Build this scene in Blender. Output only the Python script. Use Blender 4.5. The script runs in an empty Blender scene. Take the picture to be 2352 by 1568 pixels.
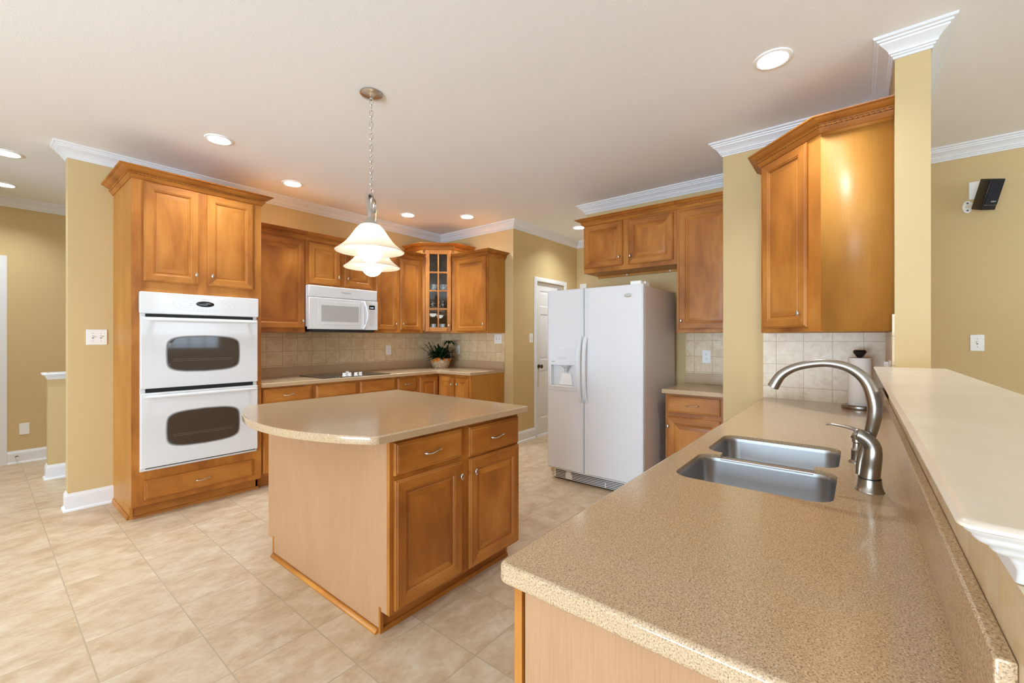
import bpy, bmesh, math, random
from mathutils import Matrix, Vector
from math import sin, cos, pi, radians as R
random.seed(7)
SC = bpy.context.scene
COL = SC.collection

# ------------------------------------------------------------------ camera
cam_d = bpy.data.cameras.new('camera'); cam = bpy.data.objects.new('camera', cam_d); COL.objects.link(cam)
cam.location = (0, 0, 1.30)
cam.rotation_euler = (R(90), 0, R(38.8 - 90))
cam_d.sensor_width = 36.0
cam_d.lens = 36.0 * 988.5 / 2352.0
cam_d.shift_y = -6.5 / 2352.0
cam_d.clip_start = 0.02
SC.camera = cam

# ------------------------------------------------------------------ colour management, world, daylight
SC.view_settings.view_transform = 'Standard'
SC.view_settings.look = 'None'
SC.view_settings.exposure = 0.12
SC.view_settings.gamma = 1.0
SC.view_settings.use_curve_mapping = False
SC.cycles.use_denoising = True
SC.cycles.max_bounces = 10
SC.cycles.diffuse_bounces = 9
SC.cycles.glossy_bounces = 5
SC.cycles.transmission_bounces = 6
SC.cycles.sample_clamp_indirect = 8.0
SC.cycles.caustics_reflective = False
SC.cycles.caustics_refractive = False

W = bpy.data.worlds.new('daylight'); SC.world = W; W.use_nodes = True
bgn = W.node_tree.nodes['Background']; bgn.inputs[0].default_value = (0.72, 0.86, 1.0, 1); bgn.inputs[1].default_value = 3.0

def area(name, loc, rot, sx, sy, power, color):
    l = bpy.data.lights.new(name, 'AREA'); l.shape = 'RECTANGLE'; l.size = sx; l.size_y = sy
    l.energy = power; l.color = color
    o = bpy.data.objects.new(name, l); COL.objects.link(o); o.location = loc; o.rotation_euler = rot
    return o
DAY = (0.54, 0.77, 1.0)
# daylight and added ceiling fills standing in the window openings of the walls behind the camera (wall_back faces +X, wall_south faces +Y)
area('daylight_patio_window', (-5.04, .6, 1.25), (0, R(-90), 0), 2.2, 4.0, 52, DAY)
area('ceiling_fill_patio', (-5.04, .6, .75), (0, R(-125), 0), 1.0, 4.0, 370, (0.60, 0.79, 1.0))  # added lamp tilted upward to brighten the ceiling
area('daylight_kitchen_window', (0.6, -4.64, 1.6), (R(90), 0, 0), 2.0, 1.5, 14, DAY)
area('daylight_living_window', (3.2, -4.64, 1.6), (R(90), 0, 0), 1.3, 1.5, 8, DAY)
area('ceiling_fill_south', (.6, -4.64, 1.0), (R(125), 0, 0), 2.0, .4, 20, (0.60, 0.80, 1.0))  # second added upward lamp, fills the ceiling from the south side
CAN_STRENGTH = 640.0
WARM = (.87, 0.95, 1.0)

# ------------------------------------------------------------------ materials
def lin(r, g, b):
    f = lambda c: ((c / 255 + 0.055) / 1.055) ** 2.4 if c > 10 else c / 255 / 12.92
    return (f(r), f(g), f(b), 1)
class NT:
    def __init__(s, name):
        s.m = bpy.data.materials.new(name); s.m.use_nodes = True
        s.t = s.m.node_tree; s.n = s.t.nodes; s.p = s.n['Principled BSDF']
    def add(s, typ, **kw):
        n = s.n.new(typ)
        for k, v in kw.items(): setattr(n, k, v)
        return n
    def lk(s, a, b): s.t.links.new(a, b)
    def set(s, **kw):
        for k, v in kw.items(): s.p.inputs[k.replace('_', ' ')].default_value = v
        return s
    def coord(s, kind='Object', scale=(1, 1, 1), loc=(0, 0, 0), rnd=False):
        tc = s.add('ShaderNodeTexCoord'); mp = s.add('ShaderNodeMapping')
        mp.inputs['Scale'].default_value = scale; mp.inputs['Location'].default_value = loc
        src = tc.outputs[kind]
        if rnd:
            oi = s.add('ShaderNodeObjectInfo'); ml = s.add('ShaderNodeVectorMath', operation='SCALE')
            ml.inputs[0].default_value = (13.7, 7.3, 9.1); s.lk(oi.outputs['Random'], ml.inputs['Scale'])
            ad = s.add('ShaderNodeVectorMath', operation='ADD'); s.lk(src, ad.inputs[0]); s.lk(ml.outputs[0], ad.inputs[1]); src = ad.outputs[0]
        s.lk(src, mp.inputs['Vector']); return mp.outputs['Vector']
    def noise(s, vec, scale, detail=4, rough=.55, dist=0):
        n = s.add('ShaderNodeTexNoise'); n.inputs['Scale'].default_value = scale; n.inputs['Detail'].default_value = detail
        n.inputs['Roughness'].default_value = rough; n.inputs['Distortion'].default_value = dist
        if vec is not None: s.lk(vec, n.inputs['Vector'])
        return n.outputs['Fac']
    def ramp(s, fac, stops):
        r = s.add('ShaderNodeValToRGB'); e = r.color_ramp.elements
        while len(e) < len(stops): e.new(.5)
        for el, (p, c) in zip(e, stops): el.position = p; el.color = c
        s.lk(fac, r.inputs[0]); return r.outputs[0]
    def mix(s, a, b, fac, typ='MIX'):
        n = s.add('ShaderNodeMix', data_type='RGBA', blend_type=typ)
        for sock, v in ((n.inputs[0], fac), (n.inputs[6], a), (n.inputs[7], b)):
            if hasattr(v, 'links'): s.lk(v, sock)
            else: sock.default_value = v
        return n.outputs[2]
    def base(s, c):
        if hasattr(c, 'links'): s.lk(c, s.p.inputs['Base Color'])
        else: s.p.inputs['Base Color'].default_value = c
    def bump(s, h, strength=.1, dist=.01):
        b = s.add('ShaderNodeBump'); b.inputs['Strength'].default_value = strength; b.inputs['Distance'].default_value = dist
        s.lk(h, b.inputs['Height']); s.lk(b.outputs[0], s.p.inputs['Normal'])

def simple(name, col, rough=.5, metal=0.0, spec=.5, coat=0.0):
    t = NT(name); t.base(col); t.set(Roughness=rough, Metallic=metal, Specular_IOR_Level=spec, Coat_Weight=coat); return t.m
def wood(name, axis, dark, mid, light, blotch=1.0, fine=1.0, rough=.42, streak=.12):
    t = NT(name); s = [1, 1, 1]; s[axis] = .42; q = [1, 1, 1]; q[axis] = .035; u = [1, 1, 1]; u[axis] = streak
    a = t.noise(t.coord('Object', tuple(s), rnd=True), 4.5, 3, .55, .4)
    b = t.noise(t.coord('Object', tuple(q), rnd=True), 210 * fine, 3, .6); c = t.noise(t.coord('Object', tuple(u), rnd=True), 22, 3, .55, .8)
    k = .5 * blotch
    base = t.ramp(a, [(.5 - .22 / blotch, dark), (.5, mid), (.5 + .22 / blotch, light)])
    g = t.ramp(b, [(.32, (.86, .83, .79, 1)), (.58, (1, 1, 1, 1))]); g2 = t.ramp(c, [(.34, (.90, .87, .83, 1)), (.60, (1, 1, 1, 1))])
    t.base(t.mix(t.mix(base, g, .65, 'MULTIPLY'), g2, .45 * blotch, 'MULTIPLY'))
    t.set(Roughness=rough, Specular_IOR_Level=.38, Coat_Weight=.05, Coat_Roughness=.3); t.bump(b, .025, .002)
    return t.m
WD, WM, WL = lin(140, 80, 27), lin(174, 108, 41), lin(199, 134, 60)
wood_v = wood('maple_vertical', 2, WD, WM, WL)
wood_h = wood('maple_horizontal', 0, WD, WM, WL)
wood_d = wood('maple_depth', 1, WD, WM, WL)
veneer = wood('maple_veneer', 2, lin(168, 112, 46), lin(186, 128, 56), lin(198, 142, 68), .7, 1.2, .46)
daylit_veneer = wood('daylit_maple_end_panel', 2, lin(172, 130, 92), lin(181, 139, 101), lin(189, 147, 109), .5, 1.2, .5)  # same stain as the other veneer, daylight sheen put into the lighter colour
shoe_wood = wood('honey_oak_shoe', 1, lin(176, 110, 40), lin(200, 132, 55), lin(215, 150, 70))

def wall_mat(name, c):
    t = NT(name); t.base(c); t.set(Roughness=.65, Specular_IOR_Level=.3); t.bump(t.noise(t.coord('Object'), 260, 2), .06, .003); return t.m
paint = wall_mat('tan_wall_paint', lin(206, 181, 133))
ceil_m = NT('white_ceiling'); ceil_m.base(lin(243, 243, 243)); ceil_m.set(Roughness=.85, Specular_IOR_Level=.2); ceil_m.bump(ceil_m.noise(ceil_m.coord('Object'), 110, 3), .18, .004); ceil_m = ceil_m.m
trim = simple('white_trim_paint', lin(230, 231, 233), .35)
white_app = simple('white_appliance_enamel', lin(220, 221, 222), .16, coat=.3)
plastic = simple('white_plastic', lin(238, 237, 233), .35)
dark_plastic = simple('black_plastic', (.012, .012, .014, 1), .3)
black_glass = simple('black_glass', (.012, .012, .013, 1), .05, spec=.6)
grey_mark = simple('grey_print', (.30, .30, .31, 1), .5)
gold_metal = simple('satin_nickel_warm', lin(215, 205, 190), .28, 1.0)
nickel = simple('brushed_nickel', lin(158, 149, 138), .30, 1.0)
pendant_metal = simple('satin_silver', lin(200, 196, 190), .25, 1.0)
chrome = simple('polished_chrome', lin(225, 225, 225), .08, 1.0)
bronze = simple('aged_bronze', lin(110, 98, 86), .3, 1.0)
dark_slot = simple('dark_gap', (.008, .008, .008, 1), .6)
# textured fridge skin
t = NT('pebbled_white_enamel'); t.base(lin(222, 222, 223)); t.set(Roughness=.27, Coat_Weight=.2, Coat_Roughness=.15); t.bump(t.noise(t.coord('Object'), 420, 2), .12, .002); fridge_m = t.m
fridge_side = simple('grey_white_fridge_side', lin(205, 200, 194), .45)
# stainless sink
t = NT('brushed_stainless'); t.base(lin(178, 178, 180)); t.set(Metallic=1.0, Roughness=.3); t.bump(t.noise(t.coord('Object', (1, 1, 60)), 12, 3), .05, .002); steel = t.m
# speckled solid surface worktop
def speckle(name, base, dk, lt, s=1.0):
    t = NT(name); v = t.coord('Object')
    n1 = t.noise(v, 400 * s, 2, .6); n2 = t.noise(v, 260 * s, 2, .5)
    c = t.ramp(n1, [(.34, dk), (.47, base), (.60, base), (.70, lt)])
    c = t.mix(c, t.ramp(n2, [(.38, (.55, .52, .5, 1)), (.5, (1, 1, 1, 1))]), .22, 'MULTIPLY')
    t.base(c); t.set(Roughness=.16, Coat_Weight=.15, Coat_Roughness=.08); return t.m
counter = speckle('speckled_stone', lin(198, 169, 133), lin(138, 113, 86), lin(228, 208, 178))
t = NT('cream_solid_surface'); t.base(t.ramp(t.noise(t.coord('Object', (1, 1, 1)), 6, 4), [(.3, lin(222, 205, 184)), (.7, lin(232, 218, 200))])); t.set(Roughness=.28, Coat_Weight=.1); bar_m = t.m

def tile_mat(name, ax, off, w, h, c1, c2, c3, grout, mortar, stretch=(1, 1, 1), rough=.35, bump=.25, vary=.35):
    t = NT(name); tc = t.add('ShaderNodeTexCoord'); sp = t.add('ShaderNodeSeparateXYZ'); cb = t.add('ShaderNodeCombineXYZ')
    t.lk(tc.outputs['Object'], sp.inputs[0])
    for i in (0, 1):
        a = t.add('ShaderNodeMath', operation='SUBTRACT'); t.lk(sp.outputs['XYZ'.index(ax[i])], a.inputs[0]); a.inputs[1].default_value = off[i] - 50 * (w, h)[i]
        t.lk(a.outputs[0], cb.inputs[i])
    br = t.add('ShaderNodeTexBrick'); br.offset = 0; br.squash = 1
    t.lk(cb.outputs[0], br.inputs['Vector'])
    for k, v in (('Color1', (0, 0, 0, 1)), ('Color2', (1, 1, 1, 1)), ('Mortar', (.5, .5, .5, 1)), ('Scale', 1.0), ('Mortar Size', mortar), ('Mortar Smooth', .15), ('Brick Width', w), ('Row Height', h)):
        br.inputs[k].default_value = v
    # every tile gets its own piece of the mottling
    ml = t.add('ShaderNodeVectorMath', operation='SCALE'); ml.inputs['Scale'].default_value = 3.0; t.lk(br.outputs['Color'], ml.inputs[0])
    mp = t.add('ShaderNodeMapping'); mp.inputs['Scale'].default_value = stretch; t.lk(tc.outputs['Object'], mp.inputs[0])
    ad = t.add('ShaderNodeVectorMath', operation='ADD'); t.lk(mp.outputs[0], ad.inputs[0]); t.lk(ml.outputs[0], ad.inputs[1])
    n1 = t.noise(ad.outputs[0], 8, 8, .66, .4); n2 = t.noise(ad.outputs[0], 42, 4, .6)
    c = t.ramp(n1, [(.32, c1), (.5, c2), (.68, c3)])
    c = t.mix(c, t.ramp(n2, [(.34, (.80, .74, .66, 1)), (.52, (1, 1, 1, 1))]), vary, 'MULTIPLY')
    t.base(t.mix(c, grout, br.outputs['Fac'])); t.set(Roughness=rough)
    inv = t.add('ShaderNodeMath', operation='MULTIPLY'); inv.inputs[1].default_value = -1; t.lk(br.outputs['Fac'], inv.inputs[0])
    t.bump(inv.outputs[0], bump, .004); return t.m
floor_m = tile_mat('beige_floor_tile', 'XY', (.29, 2.235), .331, .337, lin(184, 157, 124), lin(202, 180, 150), lin(214, 198, 173), lin(178, 160, 134), .0028, (.85, 1.25, 1), .38, .2)
TC = (lin(206, 178, 136), lin(220, 197, 157), lin(228, 211, 177), lin(162, 137, 102))
tile_x = tile_mat('travertine_tile_facing_y', 'XZ', (1.821, 1.313), .1553, .1445, *TC, .0016, (1, 1, 1), .32, .2, .5)
tile_y = tile_mat('travertine_tile_facing_x', 'YZ', (.446, 1.282), .158, .158, *TC, .0016, (1, 1, 1), .32, .2, .5)
tile_ya = tile_mat('travertine_tile_alcove', 'YZ', (1.19, 1.282), .158, .145, *TC, .0016, (1, 1, 1), .32, .2, .5)

def emit(name, c, s):
    t = NT(name); t.base((0.9, .9, .9, 1)); t.p.inputs['Emission Color'].default_value = (*c, 1); t.p.inputs['Emission Strength'].default_value = s; return t.m
can_refl = simple('white_can_reflector', lin(246, 246, 244), .45)
can_m = emit('downlight_glow', WARM, CAN_STRENGTH)
bulb_m = emit('frosted_bulb_glow', (1.0, .97, .90), 9.0)
blue_led = emit('blue_digits', (.25, .5, 1.0), 2.0)
# alabaster glass shade
t = NT('alabaster_glass'); tr = t.add('ShaderNodeBsdfTranslucent'); tr.inputs[0].default_value = (.95, .90, .82, 1)
t.base(t.ramp(t.noise(t.coord('Object', (1, 1, 3)), 9, 4, .6, 1.5), [(.35, lin(232, 220, 200)), (.65, lin(246, 240, 228))])); t.set(Roughness=.2)
mx = t.add('ShaderNodeMixShader'); mx.inputs[0].default_value = .5; t.lk(t.p.outputs[0], mx.inputs[1]); t.lk(tr.outputs[0], mx.inputs[2])
t.lk(mx.outputs[0], t.n['Material Output'].inputs[0]); shade_m = t.m
# clear pane
t = NT('clear_glass_pane'); tr = t.add('ShaderNodeBsdfTransparent'); gl = t.add('ShaderNodeBsdfGlossy'); gl.inputs['Roughness'].default_value = .02
fr = t.add('ShaderNodeFresnel'); fr.inputs[0].default_value = 1.5; mx = t.add('ShaderNodeMixShader'); t.lk(fr.outputs[0], mx.inputs[0]); t.lk(tr.outputs[0], mx.inputs[1]); t.lk(gl.outputs[0], mx.inputs[2])
t.lk(mx.outputs[0], t.n['Material Output'].inputs[0]); glass = t.m
# microwave screen and oven glass
t = NT('microwave_mesh_window'); t.base(lin(178, 176, 173)); t.set(Roughness=.25, Coat_Weight=.3); mw_win = t.m
oven_glass = simple('smoked_oven_glass', (.055, .043, .034, 1), .05, spec=.8)
oven_frit = simple('pale_frit_rim', (.42, .42, .42, 1), .3)
panel_print = simple('pale_grey_print', (.52, .52, .53, 1), .5)
oven_rim = simple('dotted_frit_rim', (.16, .16, .16, 1), .3)
# basket weave, leaves
t = NT('woven_wicker'); v = t.coord('Object', (1, 1, 1)); w1 = t.add('ShaderNodeTexChecker'); w1.inputs['Scale'].default_value = 95
t.lk(v, w1.inputs[0]); n = t.noise(v, 60, 3); t.base(t.mix(t.ramp(n, [(.3, lin(150, 125, 95)), (.7, lin(222, 202, 172))]), (.82, .78, .72, 1), w1.outputs['Fac'], 'MULTIPLY')); t.set(Roughness=.7); t.bump(w1.outputs['Fac'], .4, .004); wicker = t.m
t = NT('dark_green_leaf'); t.base(t.ramp(t.noise(t.coord('Object'), 25, 2), [(.3, lin(14, 30, 16)), (.7, lin(40, 68, 34))])); t.set(Roughness=.4); leaf_m = t.m
t = NT('orange_silk_leaf'); t.base(t.ramp(t.noise(t.coord('Object'), 30, 2), [(.35, lin(205, 80, 18)), (.65, lin(232, 150, 30))])); t.set(Roughness=.6); orange_m = t.m
paper = simple('paper_towel', lin(240, 235, 226), .9); t = None
def cup_mat(name, a, b, sc, thr):
    t = NT(name); t.base(t.ramp(t.noise(t.coord('Object', rnd=True), sc, 2, .5, 2.5), [(thr, a), (thr + .04, b)])); t.set(Roughness=.15); return t.m
cup_blue = cup_mat('white_china_blue_scrolls', lin(42, 52, 96), lin(232, 228, 214), 38, .47)
cup_dark = cup_mat('black_white_china', lin(28, 26, 30), lin(225, 222, 214), 34, .56)
cup_white = simple('plain_white_china', lin(235, 234, 230), .15)

# ------------------------------------------------------------------ mesh helpers
class MB:
    def __init__(s): s.v = []; s.f = []; s.m = []
    def add(s, vs, fs, m=0):
        o = len(s.v); s.v += [tuple(p) for p in vs]
        for i, f in enumerate(fs):
            s.f.append([o + k for k in f]); s.m.append(m[i] if isinstance(m, list) else m)
        return s
    def box(s, x0, x1, y0, y1, z0, z1, m=0):
        x0, x1 = min(x0, x1), max(x0, x1); y0, y1 = min(y0, y1), max(y0, y1); z0, z1 = min(z0, z1), max(z0, z1)
        return s.add([(x0, y0, z0), (x1, y0, z0), (x1, y1, z0), (x0, y1, z0), (x0, y0, z1), (x1, y0, z1), (x1, y1, z1), (x0, y1, z1)],
                     [(3, 2, 1, 0), (4, 5, 6, 7), (0, 1, 5, 4), (1, 2, 6, 5), (2, 3, 7, 6), (3, 0, 4, 7)], m)
    def rings(s, rs, m=0, cap0=True, cap1=True, closed=False):
        n = len(rs[0]); vs = [p for r in rs for p in r]; fs = []
        k = len(rs)
        for i in range(k if closed else k - 1):
            a = i * n; b = ((i + 1) % k) * n
            for j in range(n): fs.append((a + j, a + (j + 1) % n, b + (j + 1) % n, b + j))
        if not closed:
            if cap0: fs.append(tuple(range(n))[::-1])
            if cap1: fs.append(tuple(range((k - 1) * n, k * n)))
        return s.add(vs, fs, m)
    def lathe(s, prof, c=(0, 0, 0), n=32, m=0, axis='z', caps=True):
        rs = []
        for r, h in prof:
            ring = []
            for i in range(n):
                a = 2 * pi * i / n; p = (r * cos(a), r * sin(a), h)
                if axis == 'y': p = (p[0], p[2], p[1])
                if axis == 'x': p = (p[2], p[0], p[1])
                ring.append((p[0] + c[0], p[1] + c[1], p[2] + c[2]))
            rs.append(ring)
        return s.rings(rs, m, caps, caps)
    def tube(s, path, rad, n=12, m=0, flat=1.0, closed=False):
        P = [Vector(p) for p in path]; k = len(P)
        if not hasattr(rad, '__len__'): rad = [rad] * k
        rs = []; up = None
        for i, p in enumerate(P):
            a = P[(i - 1) % k] if (i or closed) else p; b = P[(i + 1) % k] if (i < k - 1 or closed) else p
            d = (b - a).normalized()
            if up is None: up = Vector((0, 0, 1)) if abs(d.z) < .9 else Vector((0, 1, 0))
            sd = d.cross(up).normalized(); up = sd.cross(d).normalized()
            rs.append([tuple(p + sd * (rad[i] * cos(2 * pi * j / n)) + up * (rad[i] * flat * sin(2 * pi * j / n))) for j in range(n)])
        return s.rings(rs, m, closed=closed)
    def prism(s, poly, z0, z1, m=0):
        return s.rings([[(x, y, z0) for x, y in poly], [(x, y, z1) for x, y in poly]], m)
    def sweep(s, path, prof, z, m=0):   # profile (outward to the right of travel, height); mitred corners
        rs = []
        for i, p in enumerate(path):
            p = Vector(p); ds = []
            if i: ds.append((p - Vector(path[i - 1])).normalized())
            if i < len(path) - 1: ds.append((Vector(path[i + 1]) - p).normalized())
            ns = [Vector((d.y, -d.x)) for d in ds]
            n = sum(ns, Vector((0, 0)))
            n = n / n.length; n = n / max(.2, n.dot(ns[0]))
            rs.append([(p.x + n.x * o, p.y + n.y * o, z + h) for o, h in prof])
        return s.rings(rs, m)
    def rope(s, path, r, z, off, pitch=.022):   # twisted rope bead lying along a path
        pts = []
        for i in range(len(path) - 1):
            a, b = Vector(path[i]), Vector(path[i + 1])
            pts.append((a, b))
        for i, (a, b) in enumerate(pts):
            d = (b - a).normalized(); n = Vector((d.y, -d.x)); L = (b - a).length
            def ext(j):
                if not 0 <= j < len(pts): return 0
                d2 = (pts[j][1] - pts[j][0]).normalized(); c = d.x * d2.y - d.y * d2.x
                ang = math.atan2(c, d.dot(d2)); ang = ang if j > i else math.atan2(d2.x * d.y - d2.y * d.x, d.dot(d2))
                return off * math.tan(ang / 2)
            l0, l1 = -ext(i - 1), L + ext(i + 1)
            k = max(2, int((l1 - l0) / (pitch / 5))); rs = []
            for q in range(k + 1):
                t = l0 + (l1 - l0) * q / k; c = a + d * t + n * off
                ring = []
                for j in range(8):
                    th = 2 * pi * j / 8; rr = r * (1 + .28 * cos(2 * (th - 2 * pi * t / pitch / 2)))
                    ring.append((c.x + n.x * rr * cos(th), c.y + n.y * rr * cos(th), z + rr * sin(th)))
                rs.append(ring)
            s.rings(rs)
        return s
    def rectrings(s, x0, x1, z0, z1, lev, mv=0, mh=1):   # concentric rectangles in the XZ plane, lev = [(inset, y)], front at -y
        vs = []; fs = []; ms = []
        for d, y in lev: vs += [(x0 + d, y, z0 + d), (x1 - d, y, z0 + d), (x1 - d, y, z1 - d), (x0 + d, y, z1 - d)]
        for i in range(len(lev) - 1):
            a = 4 * i; b = a + 4
            for j in range(4):
                fs.append((a + j, a + (j + 1) % 4, b + (j + 1) % 4, b + j)); ms.append(mh if j in (0, 2) else mv)
        k = 4 * (len(lev) - 1); fs.append((k, k + 1, k + 2, k + 3)); ms.append(mv); fs.append((3, 2, 1, 0)); ms.append(mv)
        return s.add(vs, fs, ms)
    def slab(s, outer, z0, z1, r=.006, holes=(), M=None, m=0, seg=3):
        bm = bmesh.new()
        def off(poly, d):
            o = []; k = len(poly)
            for i in range(k):
                a, p, b = Vector(poly[i - 1]), Vector(poly[i]), Vector(poly[(i + 1) % k])
                n1 = (p - a).normalized(); n2 = (b - p).normalized(); q1 = Vector((-n1.y, n1.x)); q2 = Vector((-n2.y, n2.x))
                n = (q1 + q2); n = n / max(1e-6, n.length); n = n / max(.35, n.dot(q1)); o.append(p + n * d)
            return o
        lev = [(r * (1 - sin(pi / 2 * i / seg)), z0 + r * (1 - cos(pi / 2 * i / seg))) for i in range(seg + 1)] if r else [(0, z0)]
        lev += [(r * (1 - cos(pi / 2 * i / seg)), z1 - r * (1 - sin(pi / 2 * i / seg))) for i in range(seg + 1)] if r else [(0, z1)]
        rs = [[bm.verts.new((p.x, p.y, z)) for p in off(outer, d)] for d, z in lev]
        k = len(outer)
        for i in range(len(rs) - 1):
            for j in range(k): bm.faces.new((rs[i][j], rs[i][(j + 1) % k], rs[i + 1][(j + 1) % k], rs[i + 1][j]))
        hs = []
        for h in holes:
            a = [bm.verts.new((x, y, z0)) for x, y in h]; b = [bm.verts.new((x, y, z1)) for x, y in h]; hs.append((a, b))
            for j in range(len(h)): bm.faces.new((a[j], a[(j + 1) % len(h)], b[(j + 1) % len(h)], b[j]))
        for top in (0, 1):
            loops = [rs[-1] if top else rs[0]] + [h[top] for h in hs]; es = []
            for lp in loops:
                for j in range(len(lp)):
                    e = bm.edges.get((lp[j], lp[(j + 1) % len(lp)])) or bm.edges.new((lp[j], lp[(j + 1) % len(lp)])); es.append(e)
            bmesh.ops.triangle_fill(bm, use_beauty=True, edges=es)
        bmesh.ops.recalc_face_normals(bm, faces=bm.faces[:])
        bm.verts.index_update()
        vs = [(M @ v.co if M else v.co) for v in bm.verts]; fs = [[v.index for v in f.verts] for f in bm.faces]; bm.free()
        return s.add(vs, fs, m)
    def bmesh_in(s, bm, m=0):
        bm.verts.index_update(); s.add([v.co[:] for v in bm.verts], [[v.index for v in f.verts] for f in bm.faces], m); bm.free(); return s
    def xf(s, M): s.v = [tuple(M @ Vector(p)) for p in s.v]; return s
    def mesh(s, name, mats, bevel=0, smooth=35):
        bm = bmesh.new(); vs = [bm.verts.new(p) for p in s.v]
        for f, m in zip(s.f, s.m):
            try: fc = bm.faces.new([vs[i] for i in f]); fc.material_index = m
            except ValueError: pass
        bmesh.ops.recalc_face_normals(bm, faces=bm.faces[:])
        if bevel:
            es = [e for e in bm.edges if len(e.link_faces) == 2 and e.calc_face_angle(0) > R(30)]
            bmesh.ops.bevel(bm, geom=es, offset=bevel, segments=2, affect='EDGES', profile=.5)
        me = bpy.data.meshes.new(name); bm.to_mesh(me); bm.free()
        for m in (mats if isinstance(mats, (list, tuple)) else [mats]): me.materials.append(m)
        if smooth:
            me.polygons.foreach_set('use_smooth', [True] * len(me.polygons)); me.set_sharp_from_angle(angle=R(smooth))
            for p in me.polygons:
                if p.area > 2e-4 and max(abs(c) for c in p.normal) > .9999: p.use_smooth = False
        return me
    def build(s, name, mats, parent=None, bevel=0, smooth=35, loc=None):
        return link(name, s.mesh(name, mats, bevel, smooth), parent, loc)
def link(name, me, parent=None, loc=None):
    o = bpy.data.objects.new(name, me); COL.objects.link(o)
    if parent: o.parent = parent
    if loc: o.location = loc
    return o
def tag(o, label, cat, group=None):
    o['label'] = label; o['category'] = cat
    if group: o['group'] = group
    return o
def thing(name, label, cat, loc=(0, 0, 0), rz=0, group=None):
    o = bpy.data.objects.new(name, None); COL.objects.link(o); o.location = loc; o.rotation_euler = (0, 0, R(rz)); o.empty_display_size = .05
    return tag(o, label, cat, group)
def struct(name, mb, mats, bevel=0, parent=None):
    o = mb.build(name, mats, parent, bevel)
    if not parent: o['kind'] = 'structure'
    return o
def box(*a, **k): return MB().box(*a, **k)
def copy_tree(o, parent=None):
    c = o.copy(); COL.objects.link(c)
    if parent: c.parent = parent
    for ch in list(o.children): copy_tree(ch, c)
    return c
def rrect(x0, x1, y0, y1, r, n=6):
    if not hasattr(r, '__len__'): r = (r,) * 4
    p = []
    for (cx, cy, a0, rr) in ((x0 + r[0], y0 + r[0], 180, r[0]), (x1 - r[1], y0 + r[1], 270, r[1]), (x1 - r[2], y1 - r[2], 0, r[2]), (x0 + r[3], y1 - r[3], 90, r[3])):
        for i in range(n + 1): a = R(a0 + 90 * i / n); p.append((cx + rr * cos(a), cy + rr * sin(a)))
    return p
FRONT = Matrix(((1, 0, 0, 0), (0, 0, -1, 0), (0, 1, 0, 0), (0, 0, 0, 1)))   # slab drawn in (x, z), thickness along -y
def text(name, body, size, mat, parent, M, extrude=.0004, shear=0):
    cu = bpy.data.curves.new(name, 'FONT'); cu.body = body; cu.size = size; cu.extrude = extrude; cu.align_x = 'CENTER'; cu.align_y = 'CENTER'; cu.shear = shear
    o = bpy.data.objects.new('tmp', cu); COL.objects.link(o)
    me = bpy.data.meshes.new_from_object(o.evaluated_get(bpy.context.evaluated_depsgraph_get()))
    bpy.data.objects.remove(o); me.transform(M); me.materials.clear(); me.materials.append(mat)
    return link(name, me, parent)
UP = Matrix.Rotation(R(90), 4, 'X')     # text facing -y

# ------------------------------------------------------------------ dimensions measured from the photograph
CEIL, CB = 2.757, 2.662
YW, XR, YH, XF, YFE, XS, YS = 4.638, 4.159, 3.323, 4.2045, 2.331, 3.512, .79
XP, YP, YP2, XL = 2.81, -.14, -.267, 4.667
BX, BY, SYW, YHF = -5.0, 7.0, -4.6, 6.85

# ------------------------------------------------------------------ room shell
struct('floor', box(BX - .2, 6.2, SYW - .2, 7.1, -.1, 0), floor_m)
CANS = [(1.11, 3.643), (1.858, 4.137), (3.178, 4.126), (3.666, 3.634), (2.598, .346), (4.943, 2.848), (.147, 5.207), (.158, 6.287), (-1.2, 2.0), (-.9, 3.9), (1.2, -2.4)]
struct('ceiling', MB().slab([(BX - .2, SYW - .2), (6.2, SYW - .2), (6.2, 7.1), (BX - .2, 7.1)], CEIL, CEIL + .12, 0, [[(x + .0705 * cos(2 * pi * i / 40), y + .0705 * sin(2 * pi * i / 40)) for i in range(40)] for x, y in CANS]), ceil_m)
def wall_open(axis, p0, p1, a0, a1, holes):   # wall slab with rectangular openings (a0,a1,z0,z1)
    mb = MB(); cuts = sorted(holes); x = a0
    def bx(u0, u1, z0, z1):
        if u1 - u0 < 1e-4 or z1 - z0 < 1e-4: return
        mb.box(u0, u1, p0, p1, z0, z1) if axis == 'x' else mb.box(p0, p1, u0, u1, z0, z1)
    for h in cuts:
        bx(x, h[0], 0, CEIL); bx(h[0], h[1], 0, h[2]); bx(h[0], h[1], h[3], CEIL); x = h[1]
    bx(x, a1, 0, CEIL); return mb
struct('wall_left', box(.43, XR + .12, YW, YW + .12, 0, CEIL), paint)
struct('wall_corner', box(XR, XR + .12, YH, YW, 0, CEIL), paint)
struct('wall_hall', wall_open('x', YH, YH + .12, XR + .12, 5.82, [(4.655, 5.335, 0, 2.06)]), paint)
struct('wall_hall_end', box(5.70, 5.82, 2.2, YH, 0, CEIL), paint)
struct('wall_fridge', MB().box(XF, XF + .12, YS, YFE, 0, CEIL).box(XF + .12, 5.70, YFE - .12, YFE, 0, CEIL), paint)
struct('wall_alcove', box(XS + .12, XF, YS - .12, YS, 0, CEIL), paint)
struct('wall_sink', box(XS, XS + .12, YP2, YS, 0, CEIL), paint)
struct('wall_pillar', box(XP, XS, YP2, YP, 0, CEIL), paint)
struct('wall_living', MB().box(XL, XL + .12, SYW, YP2, 0, CEIL).box(XS + .12, XL, YP2, YP2 + .12, 0, CEIL), paint)
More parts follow.
